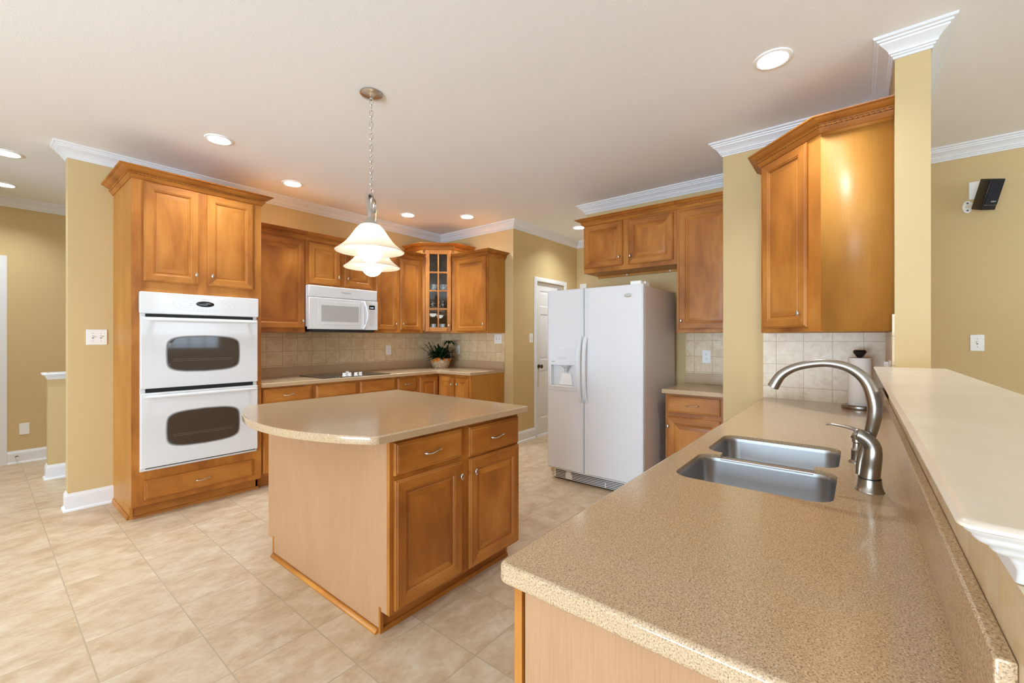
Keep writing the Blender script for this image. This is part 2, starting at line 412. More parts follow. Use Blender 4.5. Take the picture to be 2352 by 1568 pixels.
struct('wall_half', MB().box(.585, XP, YP2, -.1265, 0, 1.067), paint)
struct('wall_hall_far', wall_open('x', YHF, YHF + .12, BX, 6.0, [(-.72, .10, 0, 2.06)]), paint)
struct('wall_hall_right', box(6.0, 6.12, YW, BY, 0, CEIL), paint)
struct('wall_back', wall_open('y', BX - .12, BX, SYW, BY, [(-1.4, 2.6, .15, 2.35)]), paint)
struct('wall_south', wall_open('x', SYW - .12, SYW, BX, XL + .1, [(-.4, 1.6, .85, 2.35), (2.55, 3.85, .85, 2.35)]), paint)
struct('wall_daylight_block', box(-1.07, -.95, 4.95, YHF, 0, CEIL), paint)  # unseen partition added to keep patio daylight off the far hall wall
struct('wall_hall_low', MB().box(.412, 1.30, 5.83, 5.95, 0, .925), paint)
def wframe(axis, p, a0, a1, z0, z1, cols, rows, n):
    mb = MB(); t = .03
    def bx(u0, u1, w0, w1, d=.05):
        mb.box(u0, u1, p - d / 2, p + d / 2, w0, w1) if axis == 'x' else mb.box(p - d / 2, p + d / 2, u0, u1, w0, w1)
    bx(a0, a0 + .05, z0, z1); bx(a1 - .05, a1, z0, z1); bx(a0 + .05, a1 - .05, z0, z0 + .05); bx(a0 + .05, a1 - .05, z1 - .05, z1)
    for i in range(1, cols): u = a0 + (a1 - a0) * i / cols; bx(u - t / 2, u + t / 2, z0, z1, .03)
    for i in range(1, rows): u = z0 + (z1 - z0) * i / rows; bx(a0, a1, u - t / 2, u + t / 2, .03)
    struct('window_%d' % n, mb, trim)
wframe('y', BX - .06, -1.4, 2.6, .15, 2.35, 4, 3, 1)
wframe('x', SYW - .06, -.4, 1.6, .85, 2.35, 4, 4, 2); wframe('x', SYW - .06, 2.55, 3.85, .85, 2.35, 4, 5, 3)

CROWN = [(0, 0), (.007, 0), (.008, .010), (.015, .013), (.016, .020), (.023, .023), (.026, .032), (.036, .044), (.050, .056), (.058, .062), (.060, .069), (.068, .072), (.070, .080), (.080, .083), (.083, .088), (.083, .095), (0, .095)]
BASE = [(0, 0), (.027, 0), (.026, .008), (.021, .015), (.014, .018), (.014, .098), (.012, .104), (.013, .110), (.008, .116), (.006, .126), (.004, .132), (0, .132)]
struct('trim_1', MB().sweep([(.43, YW + .12), (.43, YW), (XR, YW), (XR, YH), (5.70, YH), (5.70, YFE)], CROWN, CB), trim)
struct('trim_2', MB().sweep([(5.0, YFE), (XF, YFE), (XF, YS), (XS, YS), (XS, YP), (XP, YP), (XP, YP2), (XL, YP2), (XL, SYW)], CROWN, CB), trim)
struct('trim_3', MB().sweep([(BX, YHF), (6.0, YHF)], CROWN, CB), trim)
struct('baseboard_left', MB().sweep([(.43, YW + .12), (.43, YW), (.684, YW)], BASE, 0), trim)
struct('baseboard_hall', MB().sweep([(XR, 3.44), (XR, YH), (4.598, YH)], BASE, 0), trim)
struct('baseboard_hall_far', MB().sweep([(.196, YHF), (6.0, YHF)], BASE, 0), trim)
struct('baseboard_hall_low', MB().sweep([(.412, 5.95), (.412, 5.83), (1.30, 5.83)], BASE, 0), trim)
struct('baseboard_living', MB().sweep([(XL, YP2), (XL, SYW)], BASE, 0), trim)
CAP = [(0, 0), (.006, .002), (.007, .010), (.014, .030), (.020, .034), (.020, .040), (.034, .043), (.036, .052), (.032, .060), (0, .060)]
struct('trim_4', MB().sweep([(1.30, 5.95), (.412, 5.95), (.412, 5.83), (1.30, 5.83)], CAP, .922).box(.42, 1.3, 5.835, 5.945, .925, .981), trim)

# doors and their casings
def casing(mb, x0, x1, zt, y, w=.058):   # flat-stepped casing around an opening in a wall facing -y
    for (a, b, d) in ((0, w, .012), (.006, w - .016, .017)):
        mb.box(x0 - b, x0 - a, y - d, y, 0, zt + b); mb.box(x1 + a, x1 + b, y - d, y, 0, zt + b); mb.box(x0 - a, x1 + a, y - d, y, zt + a, zt + b)
    return mb
DOORLEV = [(0, 0), (.010, .006), (.018, .006), (.040, .001)]
def panel_door(name, x0, x1, z0, z1, y, knob_x):
    mb = MB(); w = x1 - x0; st = .105; mid = .10
    px = [(x0 + st, x0 + w / 2 - mid / 2), (x0 + w / 2 + mid / 2, x1 - st)]
    pz = [(z0 + .22, z0 + .86), (z0 + 1.00, z0 + 1.62), (z0 + 1.72, z1 - .11)]
    xs = [x0, px[0][0], px[0][1], px[1][0], px[1][1], x1]; zs = [z0] + [q for p in pz for q in p] + [z1]
    for i in range(5):
        for j in range(7):
            if i in (1, 3) and j in (1, 3, 5): mb.rectrings(xs[i], xs[i + 1], zs[j], zs[j + 1], [(0, y + .03)] + [(d, y + q) for d, q in DOORLEV], 0, 0)
            else: mb.box(xs[i], xs[i + 1], y, y + .035, zs[j], zs[j + 1])
    d = struct(name, mb, trim)
    c = MB(); c.lathe([(.0, 0), (.028, 0), (.028, -.006), (.012, -.010), (.010, -.028), (.020, -.034), (.027, -.045), (.025, -.058), (.012, -.066), (.0, -.067)], (knob_x, y, .93), 24, axis='y')
    struct('door_handle', c, bronze, parent=d); return d
panel_door('door_1', 4.658, 5.332, .012, 2.055, YH + .018, 4.725)
struct('trim_5', casing(MB(), 4.655, 5.335, 2.062, YH), trim)
panel_door('door_2', -.718, .098, .012, 2.055, YHF + .03, -.66)
struct('trim_6', casing(MB(), -.72, .10, 2.06, YHF, .095), trim)
# casing of another opening at the end of the hall
struct('trim_7', MB().box(5.684, 5.70, 2.36, 2.42, 0, 2.12).box(5.684, 5.70, 3.20, 3.26, 0, 2.12).box(5.684, 5.70, 2.42, 3.20, 2.06, 2.12), trim)
struct('door_3', box(5.69, 5.70, 2.42, 3.20, .01, 2.06), trim)

# tiled splashbacks
struct('wall_tile_left', box(1.533, XR - .009, YW - .009, YW, .9, 1.372), tile_x)
struct('wall_tile_corner', box(XR - .009, XR, 3.452, YW - .009, .9, 1.40), tile_y)
struct('wall_tile_alcove', box(XF - .009, XF, YS, 1.268, .9, 1.40), tile_ya)
struct('wall_tile_sink', box(XS - .009, XS, YP + .009, .525, .87, 1.345), tile_y)
struct('wall_tile_pillar', MB().box(2.815, XS - .009, YP, YP + .009, .87, 1.336).box(2.815, 2.866, YP, YP + .009, 1.336, 1.42), tile_x)
struct('wall_tile_half', MB().box(.585, 2.808, -.1265, -.1175, .88, 1.067), tile_mat('travertine_tile_bar', 'XZ', (1.32, 1.12), .157, .158, *TC[:3], lin(214, 204, 190), .0022, (1, 1, 1), .32, .2, .4))

# ------------------------------------------------------------------ hardware shared by all cabinets
def knob_mesh():
    mb = MB(); mb.lathe([(.0045, 0), (.004, -.004), (.0035, -.014), (.006, -.016)], n=12, axis='y')
    rs = []
    for i in range(9):
        ph = pi * i / 8 - pi / 2; ring = []
        for j in range(40):
            a = 2 * pi * j / 40; rib = 1 - .07 * (j % 2) * cos(ph)
            ring.append((.0105 * cos(ph) * cos(a) * rib + 1e-5, -.021 + .006 * sin(ph), .0175 * cos(ph) * sin(a) * rib))
        rs.append(ring)
    mb.rings(rs); return mb.mesh('knob', nickel2)
nickel2 = simple('silver_ribbed_knob', lin(214, 208, 200), .25, 1.0)
KNOB = knob_mesh()
def pull_mesh():
    mb = MB(); n = 26; P = []; rd = []
    for i in range(n + 1):
        t = -1 + 2 * i / n; x = .052 * t; e = abs(t)
        P.append((x, -.006 - .020 * (1 - e ** 2.2), .004 * sin(pi * t))); rd.append(.0042 + .0045 * math.exp(-((e - .80) / .13) ** 2) - (.004 if e > .97 else 0))
    mb.tube(P, rd, 10, flat=.8)
    for sx in (-1, 1): mb.lathe([(.005, 0), (.0045, -.012)], (sx * .040, 0, 0), 10, axis='y')
    return mb.mesh('handle', gold_metal)
PULL = pull_mesh()
FW = .056
DOOR = [(0, 0), (0, -.012), (.003, -.016), (.007, -.0165), (.010, -.0200), (FW - .006, -.0200), (FW - .003, -.0175), (FW + .002, -.0170), (FW + .006, -.0105), (FW + .013, -.0100), (FW + .016, -.0125), (FW + .040, -.0180), (FW + .042, -.0178)]
DRAW = [(0, 0), (0, -.012), (.003, -.0155), (.009, -.0160), (.011, -.0185), (.014, -.0190), (.017, -.0205)]
def add_door(root, x0, x1, z0, z1, knob=None, y=0):
    d = MB().rectrings(x0, x1, z0, z1, [(a, y + b) for a, b in DOOR]).build('door', [wood_v, wood_h], root, smooth=20)
    if knob: link('knob', KNOB, d, (knob[0], y - .0195, knob[1]))
    return d
def add_drawer(root, x0, x1, z0, z1, pull=True, y=0):
    d = MB().rectrings(x0, x1, z0, z1, [(a, y + b) for a, b in DRAW], 1, 1).build('drawer', [wood_v, wood_h], root, smooth=20)
    if pull: link('handle', PULL, d, ((x0 + x1) / 2, y - .0200, (z0 + z1) / 2))
    return d
CPROF = [(0, 0), (.006, 0), (.009, .004), (.020, .021), (.022, .025), (.015, .026), (.015, .040), (.022, .041), (.024, .045), (.034, .049), (.046, .055), (.055, .062), (.058, .066), (.066, .067), (.072, .070), (.074, .076), (0, .076)]
def add_crown(root, path, z, h=.076):
    k = h / .076; pr = [(o, q * k) for o, q in CPROF]
    c = MB().sweep(path, pr, z).build('crown_moulding', wood_h, root, smooth=25)
    MB().rope(path, .0066, z + .0333 * k, .0215).build('rope_bead', wood_h, c)
    return c
def cabinet(name, label, group, loc, rz, w, d, z0, z1, doors=(), drawers=(), crown=None, toe=False, mat_side=None, frame_mat=None):
    cat = 'cabinet'; root = thing(name, label, cat, (loc[0], loc[1], z0), rz, group); b = .1 if toe else 0; h = z1 - z0
    MB().box(0, w, .019, d, b, h).build('carcass', veneer, root, bevel=.001)
    # face frame: stiles and rails round the doors
    MB().box(0, w, 0, .019, b, h).build('face_frame', wood_v, root, bevel=.0012)
    if toe: MB().box(0, w, .075, .09, 0, .1).build('toe_kick', wood_h, root)
    for q in doors: add_door(root, q[0], q[1], q[2] - z0, q[3] - z0, (q[4][0], q[4][1] - z0) if q[4] else None)
    for q in drawers: add_drawer(root, q[0], q[1], q[2] - z0, q[3] - z0, q[4])
    if crown: add_crown(root, crown[0], crown[1] - z0, crown[2])
    return root
def to_local(loc, rz, pts):
    c, s = cos(R(-rz)), sin(R(-rz)); return [((x - loc[0]) * c - (y - loc[1]) * s, (x - loc[0]) * s + (y - loc[1]) * c) for x, y in pts]

# ------------------------------------------------------------------ oven tower on the left wall
OX0, OX1, OYF = .684, 1.533, 4.0
w = OX1 - OX0; D = YW - OYF - .002
root = thing('oven_cabinet', 'tall maple cabinet built around the white double oven, two doors above, long drawer below', 'cabinet', (OX0, OYF, 0))
MB().box(0, w, .019, D, .10, 2.50).box(0, .018, .075, D, 0, .10).box(w - .018, w, .075, D, 0, .10).build('carcass', veneer, root, bevel=.001)
MB().box(0, w, 0, .019, .10, 2.46).build('face_frame', wood_v, root, bevel=.0012)
MB().box(.012, w, .075, .09, 0, .1).build('toe_kick', wood_h, root)
MB().box(.006, .020, .070, .078, 0, .105).build('scribe_strip', wood_v, root)
MB().sweep([(w, .075), (.02, .075)][::-1], [(0, 0), (.016, 0), (.014, .010), (.006, .018), (0, .019)], 0).build('shoe_moulding', wood_h, root)
MB().sweep([(0, D), (0, .075)], [(0, 0), (.014, 0), (.012, .012), (.005, .03), (0, .03)], 0).build('shoe_moulding', wood_d, root)
add_door(root, .066, .398, 1.714, 2.432, (.376, 1.790)); add_door(root, .452, .784, 1.714, 2.432, (.482, 1.792))
add_drawer(root, .069, .777, .142, .279)
add_crown(root, [(0, D), (0, 0), (w, 0), (w, D)], 2.440)

# double wall oven, hung in the tower
OV = thing('wall_oven', 'white double wall oven with two barrel-shaped dark windows, built into the tall cabinet', 'oven', (OX0 + .043, OYF - .001, .347))
zb = .347; ow = .764
MB().box(0, ow, -.014, 0, 0, 1.29).build('trim_frame', white_app, OV, bevel=.003)
MB().slab(rrect(-.006, ow + .006, 1.481 - zb, 1.637 - zb, .010), .010, .042, .006, M=FRONT).build('control_panel', white_app, OV)
def oval(cx, cz, a, b, n=48, p=2.0): return [(cx + a * abs(cos(2 * pi * i / n)) ** (2 / p) * (1 if cos(2 * pi * i / n) >= 0 else -1), cz + b * abs(sin(2 * pi * i / n)) ** (2 / p) * (1 if sin(2 * pi * i / n) >= 0 else -1)) for i in range(n)]
cp = OV.children[-1]
cx, cz = .387, 1.559 - zb
mb = MB(); mb.slab(oval(cx, cz, .2045, .0505, 48, 2.3), .0420, .0424, 0, [oval(cx, cz, .203, .049, 48, 2.3)], FRONT)
mb.build('panel_outline', panel_print, cp)
mb = MB(); mb.slab(oval(cx, cz + .008, .060, .0215), .0420, .0432, .0004, M=FRONT); mb.build('display', black_glass, cp)
mb = MB()
for k in range(26):
    a = 2 * pi * (k + .5) / 26; r1, r2 = .165, .036
    if abs(sin(a)) > .93: continue
    x, z = cx + r1 * cos(a), cz + r2 * sin(a); mb.box(x - .006, x + .006, -.0424, -.0420, z - .0012, z + .0012)
for k in range(5): mb.box(cx - .055 + .026 * k, cx - .041 + .026 * k, -.0424, -.0420, cz - .037, cz - .033)
for dz in (-.006, .008): mb.box(cx - .10, cx - .082, -.0424, -.0420, cz + dz - .002, cz + dz + .002)
mb.box(cx - .020, cx - .014, -.0424, -.0420, cz + .0375, cz + .0435); mb.box(cx - .010, cx + .024, -.0424, -.0420, cz + .0390, cz + .0420)
mb.build('panel_markings', panel_print, cp)
def oven_door(z0, z1, hz):
    d = MB().slab(rrect(0, ow, z0, z1, .006), .014, .040, .005, M=FRONT).build('door', white_app, OV)
    wx, wz = .386, (z0 + z1) / 2 - .012
    a, b = .234, .130
    def barrel(s):
        p = []
        n = 60
        for i in range(n):
            th = 2 * pi * i / n; c_, s_ = cos(th), sin(th); e = 2 / 6.5
            x = abs(c_) ** e * (1 if c_ >= 0 else -1); z = abs(s_) ** e * (1 if s_ >= 0 else -1)
            p.append((wx + (a + s) * x * (1 - .035 * z * z), wz + (b + s) * z * (1 - .13 * x * x)))
        return p
    MB().slab(barrel(.012), .040, .0403, .0001, M=FRONT).build('window_frit', oven_frit, d)
    MB().slab(barrel(.006), .040, .0407, .0003, M=FRONT).build('window_rim', oven_rim, d)
    MB().slab(barrel(0), .0404, .0414, .0004, M=FRONT).build('window', oven_glass, d)
    rk = MB()
    for q in (-.052, -.040): rk.box(wx - .20, wx + .19, -.0417, -.0413, wz + q, wz + q + .0012)
    rk.build('oven_rack', simple('rack_wire', (.25, .2, .14, 1), .4) if 'rack_wire' not in bpy.data.materials else bpy.data.materials['rack_wire'], d)
    h = MB(); n = 40; P = []; rd = []
    for i in range(n + 1):
        t = -1 + 2 * i / n; P.append((ow / 2 + .372 * t, -.072 - .006 * (1 - t * t), hz)); rd.append(.0145 * max(.10, (1 - abs(t) ** 14)) * (1 - .25 * t * t) if abs(t) < .93 else .0145 * .72 * max(.05, (1 - abs(t)) / .07))
    h.tube(P, rd, 14)
    for sx in (.07, ow - .07): h.box(sx - .012, sx + .012, -.072, -.040, hz - .008, hz + .008)
    h.build('handle', white_app, d); return d
oven_door(.940 - zb, 1.456 - zb, 1.436 - zb); oven_door(.372 - zb, .908 - zb, .882 - zb)
MB().box(.030, ow - .030, -.0165, -.013, 1.458 - zb, 1.480 - zb).build('vent', dark_slot, OV)
MB().box(.030, ow - .030, -.0165, -.013, .910 - zb, .938 - zb).build('vent', dark_slot, OV)
MB().box(.030, ow - .010, -.0165, -.013, .362 - zb, .370 - zb).build('vent', dark_slot, OV)

# ------------------------------------------------------------------ wall cabinets, left wall (faces -Y)
UB, UF = 1.370, YW - .33
G1 = 'maple wall cabinets over the cooktop run'
GAP = .001
cabinet('wall_cabinet', 'single-door maple wall cabinet between the oven tower and the white microwave', G1, (OX1 + GAP, UF), 0, .522, .328, UB - .008, 2.33,
        [(.012, .512, 1.402, 2.273, (.488, 1.474))], crown=([(-.0, 0), (.522, 0)], 2.285, .076))
cabinet('wall_cabinet', 'short two-door maple wall cabinet directly above the white microwave', G1, (2.058, UF), 0, .790, .328, 1.842, 2.33,
        [(.034, .368, 1.862, 2.273, (.343, 1.944)), (.416, .757, 1.862, 2.273, (.448, 1.944))], crown=([(0, 0), (.790, 0)], 2.285, .076))
cabinet('wall_cabinet', 'tall two-door maple wall cabinet between the white microwave and the glass corner cabinet', G1, (2.850, UF), 0, .697, .328, UB, 2.33,
        [(.014, .302, 1.402, 2.273, (.278, 1.474)), (.346, .660, 1.402, 2.273, (.378, 1.477))], crown=([(0, 0), (.697, 0)], 2.285, .076))
# right wing (faces -X)
cabinet('wall_cabinet', 'single-door maple wall cabinet right of the glass corner cabinet, dark end panel', G1, (XR - .33, 4.026), -90, .574, .328, UB, 2.33,
        [(.050, .556, 1.390, 2.290, (.524, 1.474))], crown=([(0, 0), (.574, 0), (.574, .328)], 2.290, .076))
# diagonal glass corner cabinet
PL = (XR - .61, UF); root = thing('corner_cabinet', 'tall diagonal maple corner cabinet with eight-pane glass door and cups inside', 'cabinet', (PL[0], PL[1], UB), -45)
cw = .396; ct = 2.50 - UB
out = to_local(PL, -45, [(XR - .61, YW - .002), (XR - .61, UF), (XR - .33, UF - .28), (XR - .002, UF - .28), (XR - .002, YW - .002)])
inn = to_local(PL, -45, [(XR - .60, YW - .014), (XR - .60, UF + .005), (XR - .325, UF - .268), (XR - .014, UF - .268), (XR - .014, YW - .014)])
mb = MB()
def plates(mb, a, b, z0, z1, skip):
    k = len(a)
    for i in range(k):
        if i in skip: continue
        j = (i + 1) % k; mb.prism([a[i], a[j], b[j], b[i]], z0, z1)
plates(mb, out, inn, 0, ct, (1,)); mb.prism(out, 0, .016).prism(out, ct - .05, ct)
mb.build('carcass', veneer, root)
mb = MB().box(0, .030, -.0, .019, 0, ct - .06).box(cw - .030, cw, 0, .019, 0, ct - .06).box(0, cw, 0, .019, 0, .035, 1).box(0, cw, 0, .019, ct - .11, ct - .0, 1)
mb.build('face_frame', [wood_v, wood_h], root, bevel=.001)
inl = [(p[0] * .985 + .003, p[1]) for p in inn]
SH = [2.150 - UB, 1.912 - UB, 1.682 - UB]
for z in SH: MB().prism([(p[0], max(p[1], .03)) for p in inn], z, z + .012).build('shelf', veneer, root)
# glass door: frame, muntins, pane
x0, x1, z0, z1 = .034, cw - .038, 1.392 - UB, 2.425 - UB; fw = .052
mb = MB()
for (a, b, c, d, m) in ((x0, x0 + fw, z0, z1, 0), (x1 - fw, x1, z0, z1, 0), (x0 + fw, x1 - fw, z0, z0 + fw, 1), (x0 + fw, x1 - fw, z1 - fw, z1, 1)):
    mb.rectrings(a, b, c, d, [(0, 0), (0, -.016), (.005, -.020)], m, m)
gx0, gx1, gz0, gz1 = x0 + fw, x1 - fw, z0 + fw, z1 - fw; gm = (gx0 + gx1) / 2
mb.box(gm - .009, gm + .009, -.018, -.003, gz0, gz1)
for i in range(1, 4): z = gz0 + (gz1 - gz0) * i / 4; mb.box(gx0, gx1, -.017, -.004, z - .009, z + .009, 1)
dr = mb.build('door', [wood_v, wood_h], root, smooth=20)
MB().box(gx0 - .004, gx1 + .004, -.010, -.007, gz0 - .004, gz1 + .004).build('glass_pane', glass, dr, smooth=0)
link('knob', KNOB, dr, (x1 - .026, -.0195, 1.470 - UB))
add_crown(root, to_local(PL, -45, [(XR - .61, YW - .002), (XR - .61, UF), (XR - .33, UF - .28), (XR - .002, UF - .28)]), 2.432 - UB, .076)

# cups and mugs behind the glass
def cup(label, mat, along, deep, z, r=.040, h=.080, handle=True, group='cups and mugs in the glass corner cabinet'):
    wx = PL[0] + along * .7071 + deep * .7071; wy = PL[1] - along * .7071 + deep * .7071
    o = thing('mug' if handle else 'tea_cup', label, 'cup', (wx, wy, z), 20, group)
    MB().lathe([(0, 0), (r * .80, 0), (r * .92, h * .10), (r, h * .45), (r * 1.02, h), (r * .96, h), (r * .93, h * .5), (r * .82, h * .12), (0, h * .1)], n=28).build('body', mat, o)
    if handle:
        MB().tube([(r * .9, 0, h * .80), (r * 1.35, 0, h * .82), (r * 1.62, 0, h * .55), (r * 1.40, 0, h * .25), (r * .88, 0, h * .2)], .0045, 8).build('handle', mat, o)
    return o
s1, s2, s0 = UB + SH[1] + .012, UB + SH[2] + .012, UB + .016
cup('white teacup with blue scroll pattern, left one on the middle glass shelf', cup_blue, .130, .10, s1, .050, .075, False)
cup('white teacup with blue scroll pattern, right one on the middle glass shelf', cup_blue, .262, .10, s1, .050, .075, False)
cup('black and white patterned mug, left one on the lower glass shelf', cup_dark, .115, .10, s2, .044, .090)
cup('black and white patterned mug, right one on the lower glass shelf', cup_dark, .240, .10, s2, .044, .090)
cup('plain white mug, left one at the bottom of the glass cabinet', cup_white, .125, .09, s0, .038, .104)
cup('plain white mug, right one at the bottom of the glass cabinet', cup_white, .245, .09, s0, .038, .104)

# ------------------------------------------------------------------ microwave under the short wall cabinet
MW = thing('microwave', 'white over-range microwave with grey mesh window hung above the cooktop', 'microwave', (2.062, 4.236, 1.392))
mw = .782; mh = .446
MB().box(0, mw, .050, YW - 4.236 - .012, .030, mh).build('body', white_app, MW, bevel=.004)
MB().box(.016, mw - .030, .034, .34, -.022, .031).build('underside', dark_plastic, MW)
MB().slab([(0, .330), (mw, .330), (mw, mh - .0), (0, mh - .0)], -.050, -.008, .012, M=FRONT).build('vent_panel', white_app, MW)
d = MB().slab([(0, .004), (.622, .004), (.622, .325), (0, .325)], -.050, 0, .008, M=FRONT).build('door', white_app, MW)
fr = MB().slab(rrect(.090, .560, .055, .288, .012), 0, .0025, .001, M=FRONT).build('window_frame', white_app, d)
MB().slab(rrect(.124, .540, .084, .252, .003), .0022, .0034, .0005, M=FRONT).build('window', mw_win, d)
P = [(.603 + .030 * sin(pi * i / 16) ** 1.5, -.010 - .030 * sin(pi * i / 16) ** .7, .012 + .306 * i / 16) for i in range(17)]
MB().tube(P, [.011] * 17, 12, flat=.8).build('handle', white_app, d)
cpn = MB().slab([(.626, .004), (mw, .004), (mw, .325), (.626, .325)], -.050, 0, .005, M=FRONT).build('control_panel', white_app, MW)
MB().slab(rrect(.672, .744, .232, .278, .002), 0, .0012, .0004, M=FRONT).build('display', black_glass, cpn)
mb = MB()
for dx in (0, .010, .022, .032): mb.box(.688 + dx, .694 + dx, -.0016, -.0011, .246, .256)
mb.build('clock_digits', blue_led, cpn)
mb = MB()
for i in range(10):
    for j in range(3): mb.box(.678 + .024 * j, .688 + .024 * j, -.0006, 0, .205 - .018 * i, .209 - .018 * i)
mb.build('keypad', grey_mark, cpn)
text('brand_lettering', 'Whirlpool', .026, grey_mark, MW, Matrix.Translation((.40, .0075, .392)) @ UP, shear=.25)

# ------------------------------------------------------------------ base cabinets, left run and right wing
BF = 4.020; BT = .874; G2 = 'maple base cabinets under the long worktop'
bd = YW - BF - .003
cabinet('base_cabinet', 'maple base cabinet with one wide drawer beside the oven tower', G2, (OX1 + GAP, BF), 0, .457, bd, 0, BT, [(.016, .440, .13, .70, (.405, .62))], [(.016, .440, .736, .858, True)], toe=True)
cabinet('base_cabinet', 'wide maple base cabinet with two false drawer fronts under the black cooktop', G2, (1.993, BF), 0, .932, bd, 0, BT,
        [(.028, .448, .13, .70, (.42, .62)), (.492, .914, .13, .70, (.522, .62))], [(.028, .448, .736, .855, False), (.492, .914, .736, .855, False)], toe=True)
root = cabinet('base_cabinet', 'narrow maple base cabinet with stacked drawers next to the corner base', G2, (2.927, BF), 0, .300, bd, 0, BT, [], [(.024, .282, .715, .855, True), (.024, .282, .43, .685, True), (.024, .282, .13, .40, True)], toe=True)
# corner base with a folding pair of doors
CX = 3.229; root = thing('corner_base_cabinet', 'maple corner base cabinet with a folding pair of doors in the inner corner', 'cabinet', (CX, BF, 0), 0, G2)
RX = 3.560
pts = lambda L: [(x - CX, y - BF) for x, y in L]
MB().prism(pts([(CX, BF + .019), (RX + .019, BF + .019), (RX + .019, 3.727), (XR - .003, 3.727), (XR - .003, YW - .003), (CX, YW - .003)]), .10, BT).build('carcass', veneer, root)
MB().prism(pts([(CX, BF), (RX, BF), (RX, 3.727), (RX + .019, 3.727), (RX + .019, BF + .019), (CX, BF + .019)]), .10, BT).build('face_frame', wood_v, root)
MB().prism(pts([(CX, BF + .075), (RX + .075, BF + .075), (RX + .075, 3.727), (RX + .09, 3.727), (RX + .09, BF + .09), (CX, BF + .09)]), 0, .10).build('toe_kick', wood_h, root)
add_door(root, .030, RX - CX - .024, .13, .845)
M = Matrix.Translation((RX - CX, 0, 0)) @ Matrix.Rotation(R(-90), 4, 'Z')
d = MB().rectrings(.024, .285, .13, .845, DOOR).xf(M).build('door', [wood_v, wood_h], root, smooth=20)
k = link('knob', KNOB, d, M @ Vector((.258, -.0195, .755))); k.rotation_euler = (0, 0, R(-90))
cabinet('base_cabinet', 'narrow one-door maple base cabinet at the open end of the right wing', G2, (RX, 3.725), -90, .258, XR - RX - .003, 0, BT, [(.024, .226, .13, .845, (.052, .76))], [], toe=True)

# worktop, left run plus right wing
WT = .9126; CTL = 'counter'
root = thing('worktop', 'long L-shaped speckled worktop running from the oven tower round the corner', CTL, (OX1, 3.987, .875))
o = lambda L: [(x - OX1, y - 3.987) for x, y in L]
MB().slab(o([(OX1 + GAP, 3.987), (3.500, 3.987), (3.529, 3.958), (3.529, 3.470), (3.540, 3.457), (XR - .002, 3.457), (XR - .002, YW - .010), (OX1 + GAP, YW - .010)]), 0, WT - .875, .006).build('slab', counter, root)
MB().prism(o([(OX1 + GAP, YW - .028), (XR - .028, YW - .028), (XR - .028, 3.457), (XR - .010, 3.457), (XR - .010, YW - .010), (OX1 + GAP, YW - .010)]), WT - .875, 1.010 - .875).build('upstand', counter, root, bevel=.002)

# cooktop
root = thing('cooktop', 'black glass electric cooktop with white knobs let into the speckled worktop', 'cooktop', (2.095, 3.995, WT))
MB().slab(rrect(0, .755, 0, .535, .012), 0, .006, .002).build('glass_top', black_glass, root)
mb = MB()
for (x, y, r) in ((.17, .15, .085), (.17, .40, .07), (.60, .15, .07), (.60, .40, .09)):
    for rr in (r, r * .6): mb.slab(oval(x, y, rr, rr, 40), .006, .0062, 0, [oval(x, y, rr - .002, rr - .002, 40)])
mb.build('burner_rings', simple('burner_print', (.10, .10, .10, 1), .3), root)
for (x, y) in ((.275, .125), (.335, .125), (.385, .090), (.410, .30), (.455, .12)):
    mb = MB().lathe([(.022, .006), (.021, .010), (.017, .013), (.016, .026), (.0, .027)], (x, y, 0), 20); mb.box(x - .017, x + .017, y - .005, y + .005, .02, .036)
    mb.build('control_knob', plastic, root)

# basket plant
root = thing('basket_plant', 'round wicker basket of dark green foliage with orange leaves in the worktop corner', 'plant', (3.86, 4.32, WT + .0))
MB().lathe([(0, 0), (.098, 0), (.104, .012), (.122, .07), (.140, .118), (.143, .128), (.136, .128), (.118, .07), (.096, .014), (0, .012)], n=40).build('basket', wicker, root)
MB().lathe([(0, .105), (.128, .106), (0, .118)], n=24).build('moss', simple('dark_moss', lin(40, 34, 24), .9), root)
hx = Vector((.627, -.779, 0))
MB().tube([tuple(hx * (.137 * cos(pi * i / 24)) + Vector((0, 0, .12 + .215 * sin(pi * i / 24) ** .8))) for i in range(25)], .0055, 8).build('basket_handle', wicker, root)
def leaf(mb, p, d, L, wd, droop=.3):
    d = Vector(d).normalized(); sd = d.cross(Vector((0, 0, 1)));
    sd = sd.normalized() if sd.length > .1 else Vector((1, 0, 0)); rs = []; n = 5; p = Vector(p)
    for i in range(n + 1):
        t = i / n; c = p + d * (L * t) - Vector((0, 0, droop * L * t * t)); ww = wd * sin(pi * min(.98, t * .92 + .06)) ** .8
        rs.append([c - sd * ww, c + Vector((0, 0, -.15 * ww)), c + sd * ww])
    vs = [v for r in rs for v in r]; fs = []
    for i in range(n):
        for j in (0, 1): fs.append((3 * i + j, 3 * i + j + 1, 3 * i + j + 4, 3 * i + j + 3))
    mb.add(vs, fs)
rnd = random.Random(3); mb = MB()
for i in range(300):
    a = rnd.uniform(0, 2 * pi); r = rnd.uniform(.0, .11); el = rnd.uniform(.15, 1.1)
    leaf(mb, (r * cos(a), r * sin(a), .115 + rnd.uniform(0, .10)), (cos(a) * cos(el), sin(a) * cos(el), sin(el)), rnd.uniform(.07, .17), rnd.uniform(.012, .022), rnd.uniform(.1, .6))
mb.build('foliage', leaf_m, root)
